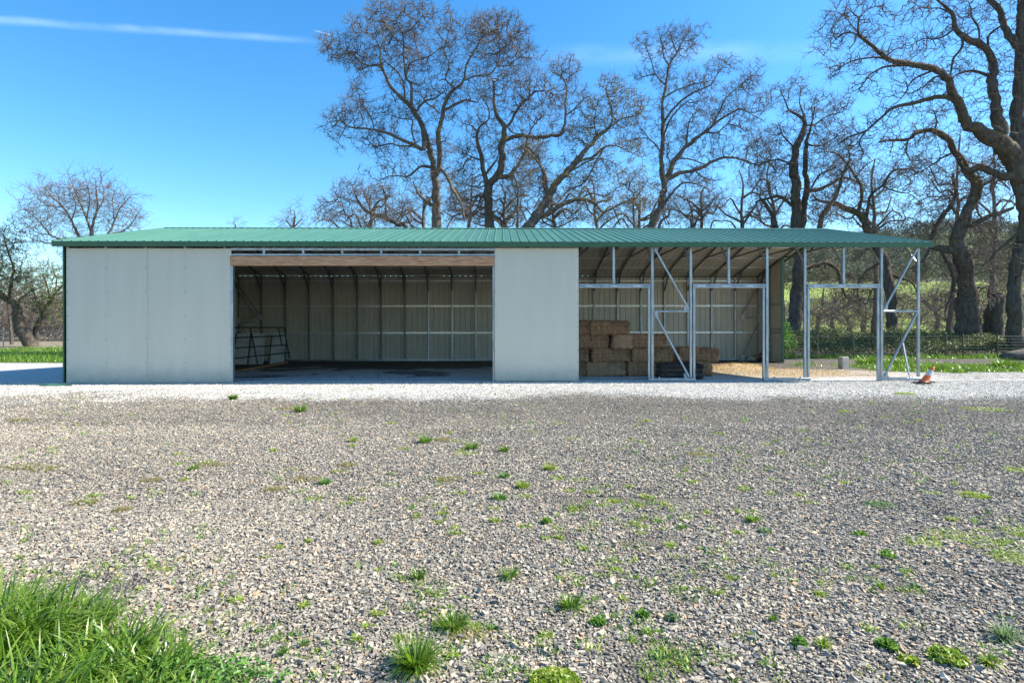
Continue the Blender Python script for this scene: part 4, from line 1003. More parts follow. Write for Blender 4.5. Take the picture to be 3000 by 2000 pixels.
    def upd(a, b):
        for s in range(0, b-a, 400):
            e = min(a+s+400, b); dm = ((AT[:, None]-nd[None, a+s:e])**2).sum(-1); j = dm.argmin(1); m = dm[np.arange(len(AT)), j]
            w_ = m < best; best[w_] = m[w_]; bi[w_] = j[w_]+a+s
    upd(0, N)
    last = {}
    for it in range(70):
        if len(AT) == 0 or N > cap-4000: break
        act = best < (4.2**2)*4
        if not act.any(): break
        v = unit(AT[act]-nd[bi[act]]); src = bi[act]
        acc = np.zeros((N, 3)); np.add.at(acc, src, v); cnt = np.bincount(src, minlength=N)
        ids = np.nonzero(cnt)[0]; dr = unit(acc[ids]/cnt[ids, None]+rng.normal(0, gnarl, (len(ids), 3))+np.array([0, 0, up]))
        new = nd[ids]+dr*step*rng.uniform(.7, 1.2, (len(ids), 1)); m = len(new)
        nd[N:N+m] = new; parr += ids.tolist(); upd(N, N+m); N += m
        keep = best > dk**2
        AT, best, bi = AT[keep], best[keep], bi[keep]
    nd = nd[:N]; parr = np.array(parr); NL = len(nodes_l)
    # pipe model radii
    acc = np.zeros(N); rr = np.zeros(N); ex = 2.0
    best_child = np.full(N, -1); bc = np.zeros(N)
    for i in range(N-1, -1, -1):
        if i < NL: rr[i] = rad[i]; continue
        rr[i] = acc[i]**(1/ex) if acc[i] > 0 else tipr
        p_ = parr[i]; acc[p_] += max(rr[i], tipr)**ex
        if rr[i] >= bc[p_]: bc[p_] = rr[i]; best_child[p_] = i
    e = np.arange(NL, N); pa = parr[e]
    dirs = np.zeros((N, 3)); dirs[NL:] = unit(nd[NL:]-nd[parr[NL:]])
    main = (best_child[pa] == e) & (pa >= NL)
    Da = np.where(main[:, None], unit(dirs[pa]), dirs[e]); Db = dirs[e]
    hasc = best_child >= 0; sm = unit(dirs+np.where(hasc[:, None], dirs[np.maximum(best_child, 0)], 0)); Db = sm[e]; Da = np.where(main[:, None], sm[pa], dirs[e])
    Ra = np.where(main, rr[pa], np.minimum(rr[e]*1.25, rr[pa])); Rb = rr[e]
    parts = []
    thick = Rb > .03
    for mk, sd in ((thick, 6), (~thick, 3)):
        if mk.any(): parts.append(make_tubes(nd[pa][mk], nd[e][mk], Ra[mk], Rb[mk], Da[mk], Db[mk], sd))
    # twigs on thin nodes
    thin = np.nonzero((rr < .021) & (np.arange(N) >= NL))[0]
    limbthin = np.nonzero((np.arange(N) < NL) & (rr < .09))[0]; limbthin = limbthin[rng.uniform(0, 1, len(limbthin)) < .5]
    srcs = np.concatenate([np.repeat(thin, ntw), limbthin]); m = len(srcs)
    tips = []
    if m:
        p0 = nd[srcs]; d0 = unit(np.where((srcs >= NL)[:, None], dirs[srcs], 0)+rng.normal(0, .75, (m, 3))+np.array([0, 0, .12+up])); L = rng.uniform(*twig, m)
        p1 = p0+d0*(L*.45)[:, None]; d1 = unit(d0+rng.normal(0, .38, (m, 3))+np.array([0, 0, .08+up*.5])); p2 = p1+d1*(L*.4)[:, None]; d2 = unit(d1+rng.normal(0, .5, (m, 3))); p3 = p2+d2*(L*.3)[:, None]
        d1b = unit(d0+rng.normal(0, .7, (m, 3))); p2b = p1+d1b*(L*.45)[:, None]
        o1 = np.ones(m)
        for (a, b, ra, rb, da, db) in ((p0, p1, tipr*.75, trad, d0, d0), (p1, p2, trad, trad*.75, d0, d1), (p2, p3, trad*.75, trad*.4, d1, d2), (p1, p2b, trad*.8, trad*.4, d1b, d1b)):
            parts.append(make_tubes(a, b, o1*ra, o1*rb, da, db, 3))
        tips = [p3, p2b, p2]
    root = empty(name, (nodes_l[0][0], nodes_l[0][1], 0), 0, label, cat, group); off = np.array([nodes_l[0][0], nodes_l[0][1], 0])
    if parts:
        V, Fc = join(parts); link('branches', npmesh('branches', V-off, Fc), M[mats[1]], root, True)
    # trunk and limbs: continuous lumpy tubes
    mb = MB()
    for cur in tubes:
        r0 = cur[0, 3]; sd = 12 if r0 > .2 else (8 if r0 > .08 else 6)
        pts = [Vector(c[:3]-off) for c in cur]; rr_ = [float(c[3])*(1+.16*mnoise.noise(Vector(c[:3])*.9)+.08*mnoise.noise(Vector(c[:3])*3.1)) for c in cur]
        s0 = len(mb.v); mb.tube(pts, rr_, sd, False)
        if r0 > .12:
            for i in range(s0, len(mb.v)):
                v = Vector(mb.v[i]); c = pts[(i-s0)//sd]; f = 1+.14*mnoise.noise(Vector((v.x*3, v.y*3, v.z*1.1)))+.08*mnoise.noise(v*6.5); mb.v[i] = tuple(c+(v-c)*f)
    mb.build('trunk', M[mats[0]], root, True)
    if leaves and len(tips):
        T = np.concatenate(tips); T = T[rng.uniform(0, 1, len(T)) < leaves[0]]; 
        if len(T): leafcloud('buds', T-off+rng.normal(0, .05, T.shape), leaves[1], M[leaves[2]], root)
    print('TREE', label[:40], 'nodes', N, 'twigs', m)
    return root
zA = (900, 0, .4464); zB = (1500, 0, .4464); zC = (2200, 0, .4464)
L = list
tree('oak_tree', 'tallest bare oak with double trunk above the barn roof, centre', 35, zA, [
    [(848,2150,78),(848,1500,64),(850,1400,58),(852,1300,52),(850,1200,48),(840,1130,42),(825,1060,36),(800,960,34),(775,880,32),(750,800,30),(700,700,28),(640,640,24),(580,590,21),(545,530,19),(515,460,16),(495,400,13),(490,320,10),(512,260,7),(560,210,5)],
    [(850,1190,46),(875,1100,32),(880,1000,30),(870,900,27),(890,800,25),(905,720,23),(930,640,20),(980,580,16),(1030,530,13),(1050,430,11),(1100,340,8),(1140,260,6),(1190,200,4)],
    [(515,460,14),(470,430,12),(400,430,10),(340,400,8),(280,350,6),(200,365,5),(130,335,3)],
    [(400,430,8),(340,455,6),(290,400,5),(230,370,3)],
    [(685,690,18),(685,620,16),(685,550,15),(650,500,13),(670,430,10),(700,400,9),(800,370,6),(860,330,4)],
    [(650,500,12),(640,400,11),(640,300,10),(630,230,8),(590,150,6),(620,80,4)],
    [(630,230,8),(700,170,6),(760,100,4),(830,90,3)],
    [(640,640,14),(640,570,12),(600,480,9),(530,420,7)],
    [(490,320,8),(440,240,6),(370,210,5),(310,170,3)],
    [(590,300,7),(550,220,6),(510,150,5),(470,80,3)],
    [(905,720,15),(980,690,14),(1050,660,11),(1120,672,8),(1150,630,6),(1230,650,4)],
    [(1030,530,12),(1100,500,11),(1180,490,10),(1240,430,8),(1260,340,7),(1240,230,5),(1270,150,3)],
    [(1240,430,7),(1330,430,6),(1400,380,5),(1470,385,3)],
    [(1260,340,5),(1320,290,4),(1380,220,3)],
    [(930,640,12),(965,570,9),(915,520,8),(938,420,7),(905,330,6),(932,220,4),(955,150,3)],
    [(755,840,26),(775,990,28),(700,965,24),(640,940,20),(560,900,17),(490,870,15),(400,855,12),(320,845,10),(260,830,8),(215,790,6),(170,835,4),(130,850,3)],
    [(440,855,9),(430,790,7),(385,700,6),(345,640,4),(330,570,3)],
    [(260,830,5),(235,870,4),(205,930,3)],
    [(815,1095,22),(760,1090,15),(720,1110,12),(660,1155,10),(590,1150,8),(520,1160,6),(470,1185,4)],
    [(820,1360,26),(760,1300,15),(720,1250,10),(700,1200,6)],
    [(720,930,12),(690,850,9),(695,790,8),(620,780,6),(540,750,4)],
    [(760,720,14),(770,670,12),(830,650,9),(900,600,6)],[(770,670,9),(820,700,7),(880,750,5)],
    [(870,1100,24),(930,1170,20),(960,1250,18),(1010,1330,16),(1030,1430,14)],
    [(700,965,12),(610,960,10),(540,945,8),(450,960,6),(400,920,4)],
  ], [(620,130,200,110),(480,90,90,70),(760,80,80,60),(300,320,170,90),(160,300,80,70),(330,410,110,50),(340,150,90,50),(660,320,130,110),(300,740,90,90),(190,760,80,60),(340,620,60,80),(430,920,90,60,.8),(590,710,120,70),(510,790,100,60),(930,240,80,130),(1250,230,190,130),(1380,370,110,90),(1130,180,90,70),(1050,600,120,60,.7),(800,600,110,80),(940,440,80,70),(560,1080,110,50),(180,850,70,50),(470,960,80,50,.7),(760,420,80,60,.7),(1200,400,110,60),(900,980,90,80,.6),(740,1220,90,60,.6)],
  11, leaves=(.05, .07, 'bud'))
tree('oak_tree', 'thick twisted bare oak just right of the tallest one', 38, zA, [
    [(1190,2100,80),(1190,1500,62),(1180,1400,56),(1180,1300,52),(1195,1230,48),(1250,1190,44),(1280,1100,40),(1285,1000,36),(1310,920,34),(1305,840,28),(1262,780,22),(1240,700,18),(1235,620,15),(1228,540,11),(1200,500,7)],
    [(1310,920,26),(1400,890,24),(1500,905,22),(1590,890,20),(1660,870,18),(1690,770,15),(1695,670,12),(1700,570,9),(1665,480,5)],
    [(1690,770,12),(1750,720,9),(1830,640,5)],
    [(1260,1190,34),(1320,1150,28),(1370,1100,20),(1430,1000,16),(1450,900,10),(1490,820,6)],
    [(1305,840,18),(1340,800,15),(1380,720,13),(1450,650,11),(1510,600,9),(1600,600,6)],
    [(1185,1250,36),(1170,1150,28),(1160,1050,25),(1140,970,22),(1125,880,15),(1150,830,11),(1200,780,8),(1190,700,6),(1140,630,4)],
    [(1125,880,9),(1090,830,7),(1020,810,4)],[(1160,1050,12),(1080,1030,8),(1020,1000,5)],
    [(1430,970,14),(1500,1020,12),(1540,1100,12),(1560,1250,10)],
    [(1220,1400,24),(1270,1450,18),(1300,1500,12)],[(1310,810,9),(1350,870,7),(1420,880,5)],[(1170,1150,14),(1230,1070,9),(1250,1040,6)],
  ], [(1340,560,130,90),(1470,520,110,70),(1200,600,70,60),(1130,830,110,70),(1060,980,90,70),(1420,720,110,80),(1030,1160,90,110),(1560,720,110,80),(1690,450,110,80),(1620,640,90,70),(1800,640,90,60),(1480,960,100,90),(1230,950,80,90,.7),(1000,1350,90,100,1.2),(1130,1380,90,100,1.2),(1350,1330,90,120),(1480,1180,90,90)],
  12, leaves=(.08, .07, 'bud'))
tree('oak_tree', 'leaning mossy bare oak with low sprawling limbs behind the roof middle', 33, zB, [
    [(-160,2200,90),(0,1700,80),(110,1500,68),(200,1380,54),(290,1260,44),(370,1150,36),(430,1070,30),(500,980,24),(570,900,20),(640,840,16),(662,780,12),(650,680,9),(620,590,6),(640,540,4)],
    [(640,840,10),(720,780,8),(830,755,5),(870,700,3)],[(560,900,9),(540,800,7),(560,700,5)],
    [(430,1070,16),(540,1030,14),(600,970,10),(680,960,8),(780,1000,5),(850,1035,3)],
    [(120,1500,44),(260,1420,32),(370,1350,26),(450,1325,20),(540,1350,16),(600,1400,13),(700,1350,10),(800,1310,8),(880,1300,5)],
    [(240,1320,26),(220,1180,20),(190,1090,16),(130,1020,12),(60,960,8)],
    [(850,1700,20),(805,1490,15),(800,1330,11),(800,1270,8),(750,1230,5)],[(800,1330,8),(850,1250,6),(890,1190,4)],
    [(370,1150,12),(470,1080,9),(560,1040,7),(650,1060,5)],[(600,970,9),(560,1050,8),(470,1200,10),(380,1240,9),(300,1330,8)],
    [(450,1325,10),(520,1270,8),(620,1280,6),(700,1230,4)],[(40,1600,20),(40,1300,12),(30,1200,8),(0,1120,5)],[(260,1420,14),(200,1450,10),(300,1490,8),(420,1430,6)],
  ], [(660,540,100,60),(720,640,110,80),(840,700,70,80),(700,800,120,70),(520,790,100,90),(560,680,80,60),(790,960,90,60),(430,880,100,80),(760,1180,100,80),(480,1170,110,70),(620,1110,100,60),(850,1340,90,60),(330,1400,110,60),(620,1430,120,50),(480,1400,110,50),(60,1150,90,110),(100,1000,90,80),(860,1200,60,60)],
  13, leaves=(.30, .09, 'bud'))
tree('oak_tree', 'slender fan-shaped bare oak with clean grey trunk, right of centre', 39, zB, [
    [(800,2100,78),(905,1510,58),(940,1400,54),(975,1300,47),(1000,1200,42),(985,1100,29),(975,1010,26),(985,900,24),(990,800,22),(990,700,19),(1000,600,16),(1015,500,14),(1030,430,12),(1080,350,9),(1120,270,7),(1175,190,4)],
    [(1030,430,9),(1000,380,8),(985,280,6),(965,215,4)],[(1000,570,10),(940,490,8),(905,380,6),(870,300,5),(830,270,3)],[(940,490,7),(870,505,5),(810,530,3)],
    [(1080,350,6),(1050,260,5),(1030,190,3)],[(1120,270,5),(1190,260,4),(1240,220,3)],
    [(1000,1200,34),(1060,1090,28),(1120,1000,24),(1200,920,20),(1260,870,18),(1340,800,14),(1430,750,11),(1500,720,8),(1580,755,5),(1640,790,3)],
    [(1260,870,11),(1350,872,9),(1420,820,7),(1500,840,5),(1540,880,3)],[(1320,810,11),(1370,710,9),(1410,640,7),(1500,560,5),(1600,480,3)],[(1500,715,6),(1600,740,5),(1700,680,3)],
    [(1140,970,12),(1150,870,9),(1165,800,6)],
    [(1010,1190,26),(1080,1140,24),(1180,1120,22),(1260,1085,20),(1350,1045,16),(1440,1040,14),(1530,1060,10),(1620,1085,7),(1720,1030,4)],
    [(1530,1055,7),(1560,960,6),(1640,900,4)],[(1200,1120,8),(1260,1170,6),(1340,1190,4)],
    [(998,820,13),(1040,740,12),(1110,670,11),(1200,610,9),(1300,565,7),(1350,490,6),(1400,420,3)],[(1008,650,10),(1070,600,9),(1180,560,7),(1270,540,4)],[(998,920,12),(1030,800,10),(1090,720,7),(1160,660,5)],
    [(983,1360,18),(1060,1250,13),(1130,1200,10),(1220,1210,7),(1300,1250,4)],[(1100,1060,9),(1180,1050,7),(1270,1080,5)],
    [(970,1010,9),(940,950,8),(880,910,7),(800,922,5),(730,930,3)],[(900,910,5),(850,850,4),(820,790,3)],[(1040,1100,8),(1020,1000,6),(1030,930,4)],
  ], [(1100,240,120,80),(870,290,70,60),(840,500,80,40),(1380,430,130,60),(1190,540,140,70),(1560,560,90,100),(1440,740,150,70),(1650,640,80,70),(1250,720,100,90),(1150,880,90,90,.7),(1350,960,150,60,.7),(1620,980,120,80),(1230,1180,130,50),(780,900,70,60),(1540,850,110,60),(1180,330,70,60),(1000,300,60,80,.7)],
  14, dens=7.5, leaves=(.05, .06, 'bud'))
tree('small_tree', 'small bare tree with low arching limbs behind the roof, under the slender oak', 44, zB, [
    [(1170,1900,26),(1190,1500,18),(1150,1420,12),(1080,1380,9),(1000,1375,7)],[(1190,1500,14),(1240,1400,10),(1300,1350,7),(1330,1290,4)],[(1190,1480,11),(1180,1380,9),(1150,1300,6)],[(920,1800,24),(960,1500,17),(1030,1410,12),(1020,1350,7)],
  ], [(1200,1330,110,70),(1080,1330,90,60),(1310,1340,80,80),(1180,1430,120,50)], 15)
tree('oak_tree', 'gnarled bare oak with knobbly double trunk behind the second doorway', 33, zC, [
    [(240,2260,105),(265,2100,88),(290,1930,80),(300,1760,74),(310,1500,70),(300,1400,62),(290,1250,55),(280,1100,50),(290,980,42),(320,900,34),(340,830,24),(310,780,16),(245,730,10),(230,680,8),(200,600,5)],
    [(300,2240,80),(330,2000,64),(355,1800,54),(345,1500,46),(385,1260,34),(380,1100,28),(370,950,20),(395,850,12),(420,700,5)],
    [(335,830,12),(345,750,9),(320,680,7),(330,590,5),(300,550,3)],[(340,830,12),(420,820,9),(500,765,7),(600,740,4)],[(380,760,7),(400,700,6),(470,660,4)],
    [(290,1360,24),(200,1300,20),(100,1310,14),(30,1330,9)],[(385,1260,24),(450,1240,22),(530,1200,18),(600,1160,14),(690,1190,9),(760,1230,5)],
    [(370,950,12),(460,960,9),(560,900,6),(640,880,4)],[(280,1100,12),(200,1050,9),(100,1060,7),(0,1080,4)],[(290,980,10),(220,900,8),(190,830,5)],
    [(170,1900,50),(160,1500,38),(150,1430,28),(100,1340,16),(60,1300,8)],
    [(345,1790,26),(450,1735,24),(520,1730,25),(575,1780,22),(600,1870,17),(625,1950,10),(700,1990,6)],[(380,1250,12),(450,1150,9),(560,1100,6)],
    [(300,1700,18),(230,1640,12),(180,1560,8)],[(340,1700,14),(420,1620,11),(500,1600,8),(600,1630,5)],
  ], [(230,600,80,60),(340,590,50,50),(430,630,90,50),(570,690,90,70),(300,750,110,60,.8),(130,940,120,90),(450,900,110,80),(90,1180,110,100),(250,1080,100,90),(480,1080,100,80),(70,1400,90,60),(560,870,100,80),(470,1380,90,80),(560,1830,120,60),(440,1860,90,50),(640,1900,110,60),(260,1850,60,70,1.6),(270,1600,70,120,1.4)],
  16, mats=('bark_d', 'twig'), leaves=(.04, .07, 'bud'), dens=10)
tree('oak_tree', 'bare oak leaning left over the right end of the roof', 30, zC, [
    [(945,2270,72),(930,2120,64),(900,1900,66),(870,1740,62),(820,1600,54),(760,1470,50),(700,1390,36),(600,1350,28),(520,1330,22),(450,1320,14),(400,1280,8)],
    [(700,1395,22),(730,1280,19),(690,1175,16),(620,1060,14),(560,1010,8),(500,1000,5)],[(760,1450,18),(790,1300,16),(870,1220,14),(940,1120,12),(1050,1110,8),(1120,1060,4)],
    [(420,1560,32),(440,1480,30),(500,1380,27),(560,1290,22),(610,1140,18),(650,1050,11),(640,980,6)],[(690,1175,9),(740,1100,7),(800,1060,4)],
    [(870,1220,9),(960,1260,8),(1050,1280,5),(1120,1340,3)],[(840,1540,14),(900,1460,11),(1010,1450,8),(1000,1400,5)],[(700,1390,11),(640,1440,9),(560,1400,7)],
    [(880,1780,20),(960,1820,14),(1060,1860,9),(1100,1960,5)],[(860,1720,16),(760,1780,11),(700,1880,8),(720,2000,4)],[(890,1850,14),(800,1900,9),(760,2000,5)],
    [(1560,500,1),(1560,499,1)] if False else [(830,1620,12),(760,1640,10),(700,1700,6),(640,1690,4)],
  ], [(620,1120,110,90),(800,1200,140,80),(900,1440,140,60),(520,1420,90,60),(650,970,110,70),(1010,1150,110,80),(1080,1360,90,60),(480,980,90,60),(720,1850,110,70,1.2),(640,1960,110,60,1.2),(1040,1840,90,80),(980,1960,90,60),(820,1960,80,60),(540,1250,90,70)],
  17, mats=('bark_d', 'twig'), leaves=(.06, .07, 'bud'), dens=10)
tree('oak_tree', 'thick-trunked dark oak with arched limb, second from the right edge', 28.5, zC, [
    [(1450,2280,150),(1445,2100,128),(1440,1950,116),(1425,1850,104),(1395,1740,92),(1360,1660,84),(1380,1570,80),(1390,1440,72),(1440,1300,60),(1450,1200,58),(1405,1130,42),(1340,1010,36),(1300,920,32),(1200,870,28),(1100,875,24),(1040,915,18),(940,915,14),(840,935,7)],
    [(1355,1660,60),(1250,1625,46),(1190,1595,34),(1225,1500,28),(1300,1360,24),(1345,1270,20),(1330,1150,12)],[(1040,915,10),(1020,1000,8),(1060,1060,6),(1140,1050,4)],
    [(1390,1440,40),(1430,1480,30),(1560,1420,26),(1720,1370,20)],[(1440,1300,26),(1500,1230,20),(1580,1180,13),(1640,1100,7)],[(1340,1010,14),(1240,1050,11),(1150,1110,8),(1060,1150,5)],
    [(1200,870,11),(1220,800,8),(1200,730,5)],[(1190,1600,16),(1150,1680,14),(1080,1750,10),(1040,1770,6)],[(1250,1640,16),(1310,1800,13),(1320,1900,10),(1270,2040,7),(1290,2120,4)],
    [(940,915,7),(930,970,4)],[(1345,1270,9),(1260,1290,7),(1160,1300,5)],[(1420,1500,20),(1340,1400,13),(1300,1300,9)],[(1480,1330,12),(1500,1420,10),(1540,1440,8)],
  ], [(960,930,110,60),(1170,950,120,80),(1100,1120,120,80),(1260,1180,120,90),(1200,1380,120,80),(1330,1270,90,80),(1600,1230,120,90),(1560,1470,120,80),(1210,760,80,50),(1330,1950,90,80),(1180,1760,110,80),(1560,1700,110,100,1.3),(1460,1620,80,60,1.3),(1640,1880,90,70),(1100,1500,90,80)],
  18, mats=('bark_d', 'twig'), dens=11)
tree('oak_tree', 'massive dark oak at the right edge with huge limb reaching left', 27, zC, [
    [(1735,2300,105),(1740,2120,84),(1750,1900,78),(1768,1700,84),(1770,1500,88),(1760,1300,98),(1750,1100,120),(1745,950,112),(1752,750,84),(1758,500,74),(1765,250,64),(1775,0,54),(1780,-250,50),(1760,-450,26)],
    [(1715,1030,130),(1600,910,100),(1500,840,78),(1425,760,60),(1385,640,52),(1340,540,48),(1260,460,40),(1150,420,35),(1050,410,32),(930,385,28),(850,330,22),(770,270,17),(712,220,12),(715,130,9),(660,70,5),(640,0,3)],
    [(1620,930,80),(1610,750,66),(1600,600,56),(1600,450,48),(1570,350,44),(1500,280,37),(1400,230,30),(1340,190,26),(1330,100,22),(1250,30,14),(1180,-30,8)],
    [(1745,300,60),(1690,200,42),(1650,100,34),(1570,0,28),(1500,-120,16)],[(1345,190,12),(1392,290,13),(1325,400,12),(1310,500,9)],[(1600,520,18),(1460,468,14),(1350,495,9)],
    [(930,385,12),(800,380,10),(650,410,8),(560,475,4)],[(1100,420,14),(900,430,12),(785,490,10),(730,570,6),(650,620,3)],[(790,290,11),(650,220,9),(560,265,6),(510,330,3)],
    [(715,150,7),(780,60,5),(860,40,3)],[(712,220,7),(620,120,5),(560,80,3)],
    [(1380,640,30),(1250,640,26),(1100,680,22),(950,710,18),(850,780,14),(760,860,12),(640,905,9),(560,960,5)],[(770,860,9),(715,930,8),(745,1010,6),(700,1060,3)],
    [(1200,460,12),(1060,530,10),(1020,610,7),(960,680,4)],[(1340,540,14),(1230,500,11),(1130,570,8),(1050,620,5)],[(1580,340,16),(1560,250,13),(1640,180,9),(1700,120,6)],[(1510,290,12),(1500,200,11),(1460,120,8),(1440,40,5)],
    [(1330,110,11),(1240,60,8),(1140,60,5),(1060,20,3)],[(1340,200,10),(1230,260,9),(1130,260,6),(1060,300,3)],[(1700,1150,60),(1680,1170,50),(1600,1150,40),(1480,1100,50),(1430,1120,36),(1400,1110,20)],
    [(1745,700,30),(1800,600,24),(1850,450,16),(1900,300,9)],[(1760,200,26),(1820,60,18),(1880,-60,9)],[(1745,1500,24),(1700,1580,20),(1620,1650,15),(1560,1720,8)],[(1320,520,12),(1290,600,9),(1240,640,6)],[(1760,1180,60),(1840,1100,40),(1920,1000,22)],
  ], [(600,100,110,90),(530,250,90,100),(590,430,100,70),(730,560,90,60),(850,130,90,80),(1080,90,110,80),(1180,300,110,60),(1060,560,120,80),(1430,110,110,110),(1660,60,110,80),(1500,430,100,80,.8),(1680,420,90,140,.8),(1560,680,80,100,.8),(920,770,110,50),(1250,30,110,50),(700,20,90,60),(1200,560,100,60),(680,950,90,70),(1560,930,110,90,1.4),(1620,1100,110,90,1.4),(1850,300,100,200,.6),(1750,1750,80,150,1.0),(820,350,120,60,.7),(1020,260,80,50,.6),(1850,-100,150,100,.4),(1500,-100,200,80,.4)],
  19, mats=('bark_d', 'twig'), dens=11, twig=(.18, .5), ntw=2)
tree('dead_stump', 'splintered broken trunk with a pale torn top beside the thick dark oak', 29, zC, [
    [(1570,2280,120),(1575,2150,106),(1590,2030,90),(1610,1960,84),(1622,1930,60)],[(1580,2060,26),(1560,1950,20),(1570,1880,12)]], [], 20, mats=('bark_d', 'twig'), cat='stump')
# smaller oaks further back, closing the gaps between the big ones
back = [(1080,48,130),(1240,50,140),(1350,46,185),(1500,50,170),(1640,52,150),(1760,48,175),(1880,52,120),(2050,50,150),(2190,46,210),(2290,48,250),(2560,46,250),(2790,46,330),(2900,42,350)]
where = ['behind the slanting limb of the low oak','behind the foot of the tallest oak','between the tallest oak and the thick twisted one','just right of the thick twisted oak trunk','in the gap left of the leaning mossy trunk','under the low sprawling mossy limbs','right at the slender oak trunk','right of the slender oak, above the roof','left of the knobbly oak above the roof','directly behind the knobbly oak','above the right end of the roof','directly behind the thick oak with arched limb','behind the massive oak at the right edge']
for i, (px, D, h) in enumerate(back):
    r_ = random.Random(300+i); y0_ = 960; yt = 665-h*.85; sw = r_.uniform(-25, 25)
    b = [(px-sw*.3, 1000, 13), (px+sw*.3, 800, 11.5), (px+sw*.6, 690, 10), (px+sw, 690-(690-yt)*.35, 7.5), (px+sw*1.3+r_.uniform(-12, 12), 690-(690-yt)*.7, 5), (px+sw*1.5, yt+15, 3)]
    lm = [b]
    for q in range(6):
        t = r_.uniform(.0, .6); sx = (-1, 1)[q % 2]; y1_ = 700-(700-yt)*t; w2 = r_.uniform(45, 85)*(1-.35*t)
        lm.append([(px+sw*(.6+t*.6), y1_, 6.5), (px+sw*.8+sx*w2*.4, y1_-r_.uniform(5, 35), 5), (px+sw*.8+sx*w2*.75, y1_-r_.uniform(0, 60), 4), (px+sw*.8+sx*w2*1.15, y1_-r_.uniform(-20, 70), 3)])
    hc = (690-yt)*.5
    tree('background_tree', 'smaller bare tree further back, '+where[i], D, (0, 0, 1), lm, [(px+sw, 690-hc, 62, hc*.85, .5), (px+sw-45, 690-hc*.7, 40, hc*.6, .5), (px+sw+45, 690-hc*.7, 40, hc*.6, .5)], 400+i, group='smaller bare trees behind the oaks', step=.34, dens=1.9, ntw=2, twig=(.3, .8), tipr=.012, trad=.006, mats=('bark', 'twig_l'), gnarl=.5, leaves=(.06, .1, 'bud'))
# pale splinters on the stump
mb = MB()
for i in range(26):
    a = P(2200+(1612+random.uniform(-40, 40))*.4464, (2010+random.uniform(-40, 50))*.4464, 28.45+random.uniform(-.1, .2)); b = P(2200+(1612+random.uniform(-62, 62))*.4464, random.uniform(1935, 1990)*.4464, 28.5+random.uniform(-.25, .3))
    mb.bar(a, b, random.uniform(.03, .12), .03, (0, 1, 0))
st_root = [o for o in COL.objects if o.get('label', '').startswith('splintered')][0]
M['torn'] = material('torn_wood', (.16,.12,.09), (.40,.32,.25), 9, .9, 0, .01, 20, (1, 1, .3))
for i, v in enumerate(mb.v): mb.v[i] = (v[0]-st_root.location.x, v[1]-st_root.location.y, v[2])
mb.build('torn_wood', M['torn'], st_root)
tree('oak_tree', 'low bare oak with one dark slanting limb at the left of the tall group', 41, zA, [
    [(760,2050,50),(640,1510,30),(580,1470,28),(520,1430,26),(430,1400,22),(380,1380,18),(330,1310,12),(300,1230,6)],[(430,1400,10),(400,1330,8),(370,1270,5)],[(515,1430,12),(520,1300,10),(495,1220,6)],[(330,1340,9),(260,1300,6),(200,1290,4)],
    [(580,1470,12),(620,1400,9),(640,1340,6)],[(300,1900,20),(290,1500,11),(250,1400,8),(220,1300,5)],[(330,1600,14),(210,1490,10),(140,1440,7),(80,1450,4)],[(420,1700,16),(400,1480,10),(440,1430,7),(500,1400,4)],
  ], [(290,1260,120,90),(170,1370,110,80),(490,1260,120,70),(110,1440,80,50),(620,1350,90,70),(400,1430,120,50),(560,1430,90,60,1.2),(700,1420,60,60,1.2)], 21, mats=('bark', 'twig'))
tree('far_tree', 'small round bare tree peeping over the roof left of the oaks', 60, (0,0,1), [[(862,950,14),(862,668,7),(866,640,4),(862,615,2)],[(862,670,5),(840,645,3)],[(864,660,4),(885,640,2)]], [(862,636,36,24),(825,650,30,16),(890,655,26,14)], 22, step=.4, dens=4, twig=(.4, 1.0), tipr=.011, trad=.007)
tree('far_tree', 'tiniest bare treetop above the roof, farthest left along the ridge', 70, (0,0,1), [[(690,950,12),(690,672,6),(690,655,3)]], [(690,660,26,12)], 23, step=.45, dens=4, twig=(.4, 1.0), tipr=.011, trad=.007)
zK = (0, 450, .4252)
tree('bare_tree', 'wide fan-shaped bare tree behind the left end of the roof', 40, zK, [
    [(640,1300,56),(640,900,46),(640,700,34),(650,570,22),(655,480,15),(682,380,11),(672,280,7),(660,190,4)],[(640,780,28),(560,575,18),(500,450,12),(430,360,9),(350,280,6),(310,225,3)],[(645,690,18),(740,560,13),(800,460,10),(830,380,7),(905,285,4)],
    [(610,800,22),(480,640,16),(430,590,13),(350,560,9),(280,480,7),(200,400,4),(150,370,3)],[(645,620,16),(600,440,11),(540,300,8),(490,190,4)],[(682,400,8),(720,300,6),(700,190,3)],[(740,560,9),(860,520,7),(960,400,4)],
    [(480,640,11),(380,620,8),(260,600,6),(180,560,3)],[(500,450,9),(520,350,7),(480,240,4)],[(430,360,6),(330,350,5),(240,290,3)],[(800,460,7),(780,340,5),(790,250,3)],[(600,440,8),(620,320,6),(600,200,3)],[(360,560,6),(260,540,5),(170,470,3)],
  ], [(500,300,160,110,.7),(670,290,110,110,.7),(310,420,140,100,.7),(820,420,110,110,.7),(200,440,70,80,.7),(300,300,90,70,.7),(860,560,90,60,.7),(330,580,120,60,.7)], 24, mats=('bark', 'twig_l'), dens=6, gnarl=.2, up=.25, ntw=2, twig=(.35, .95), leaves=(.04, .05, 'bud'), trad=.005)
zL = (0, 600, .3827)
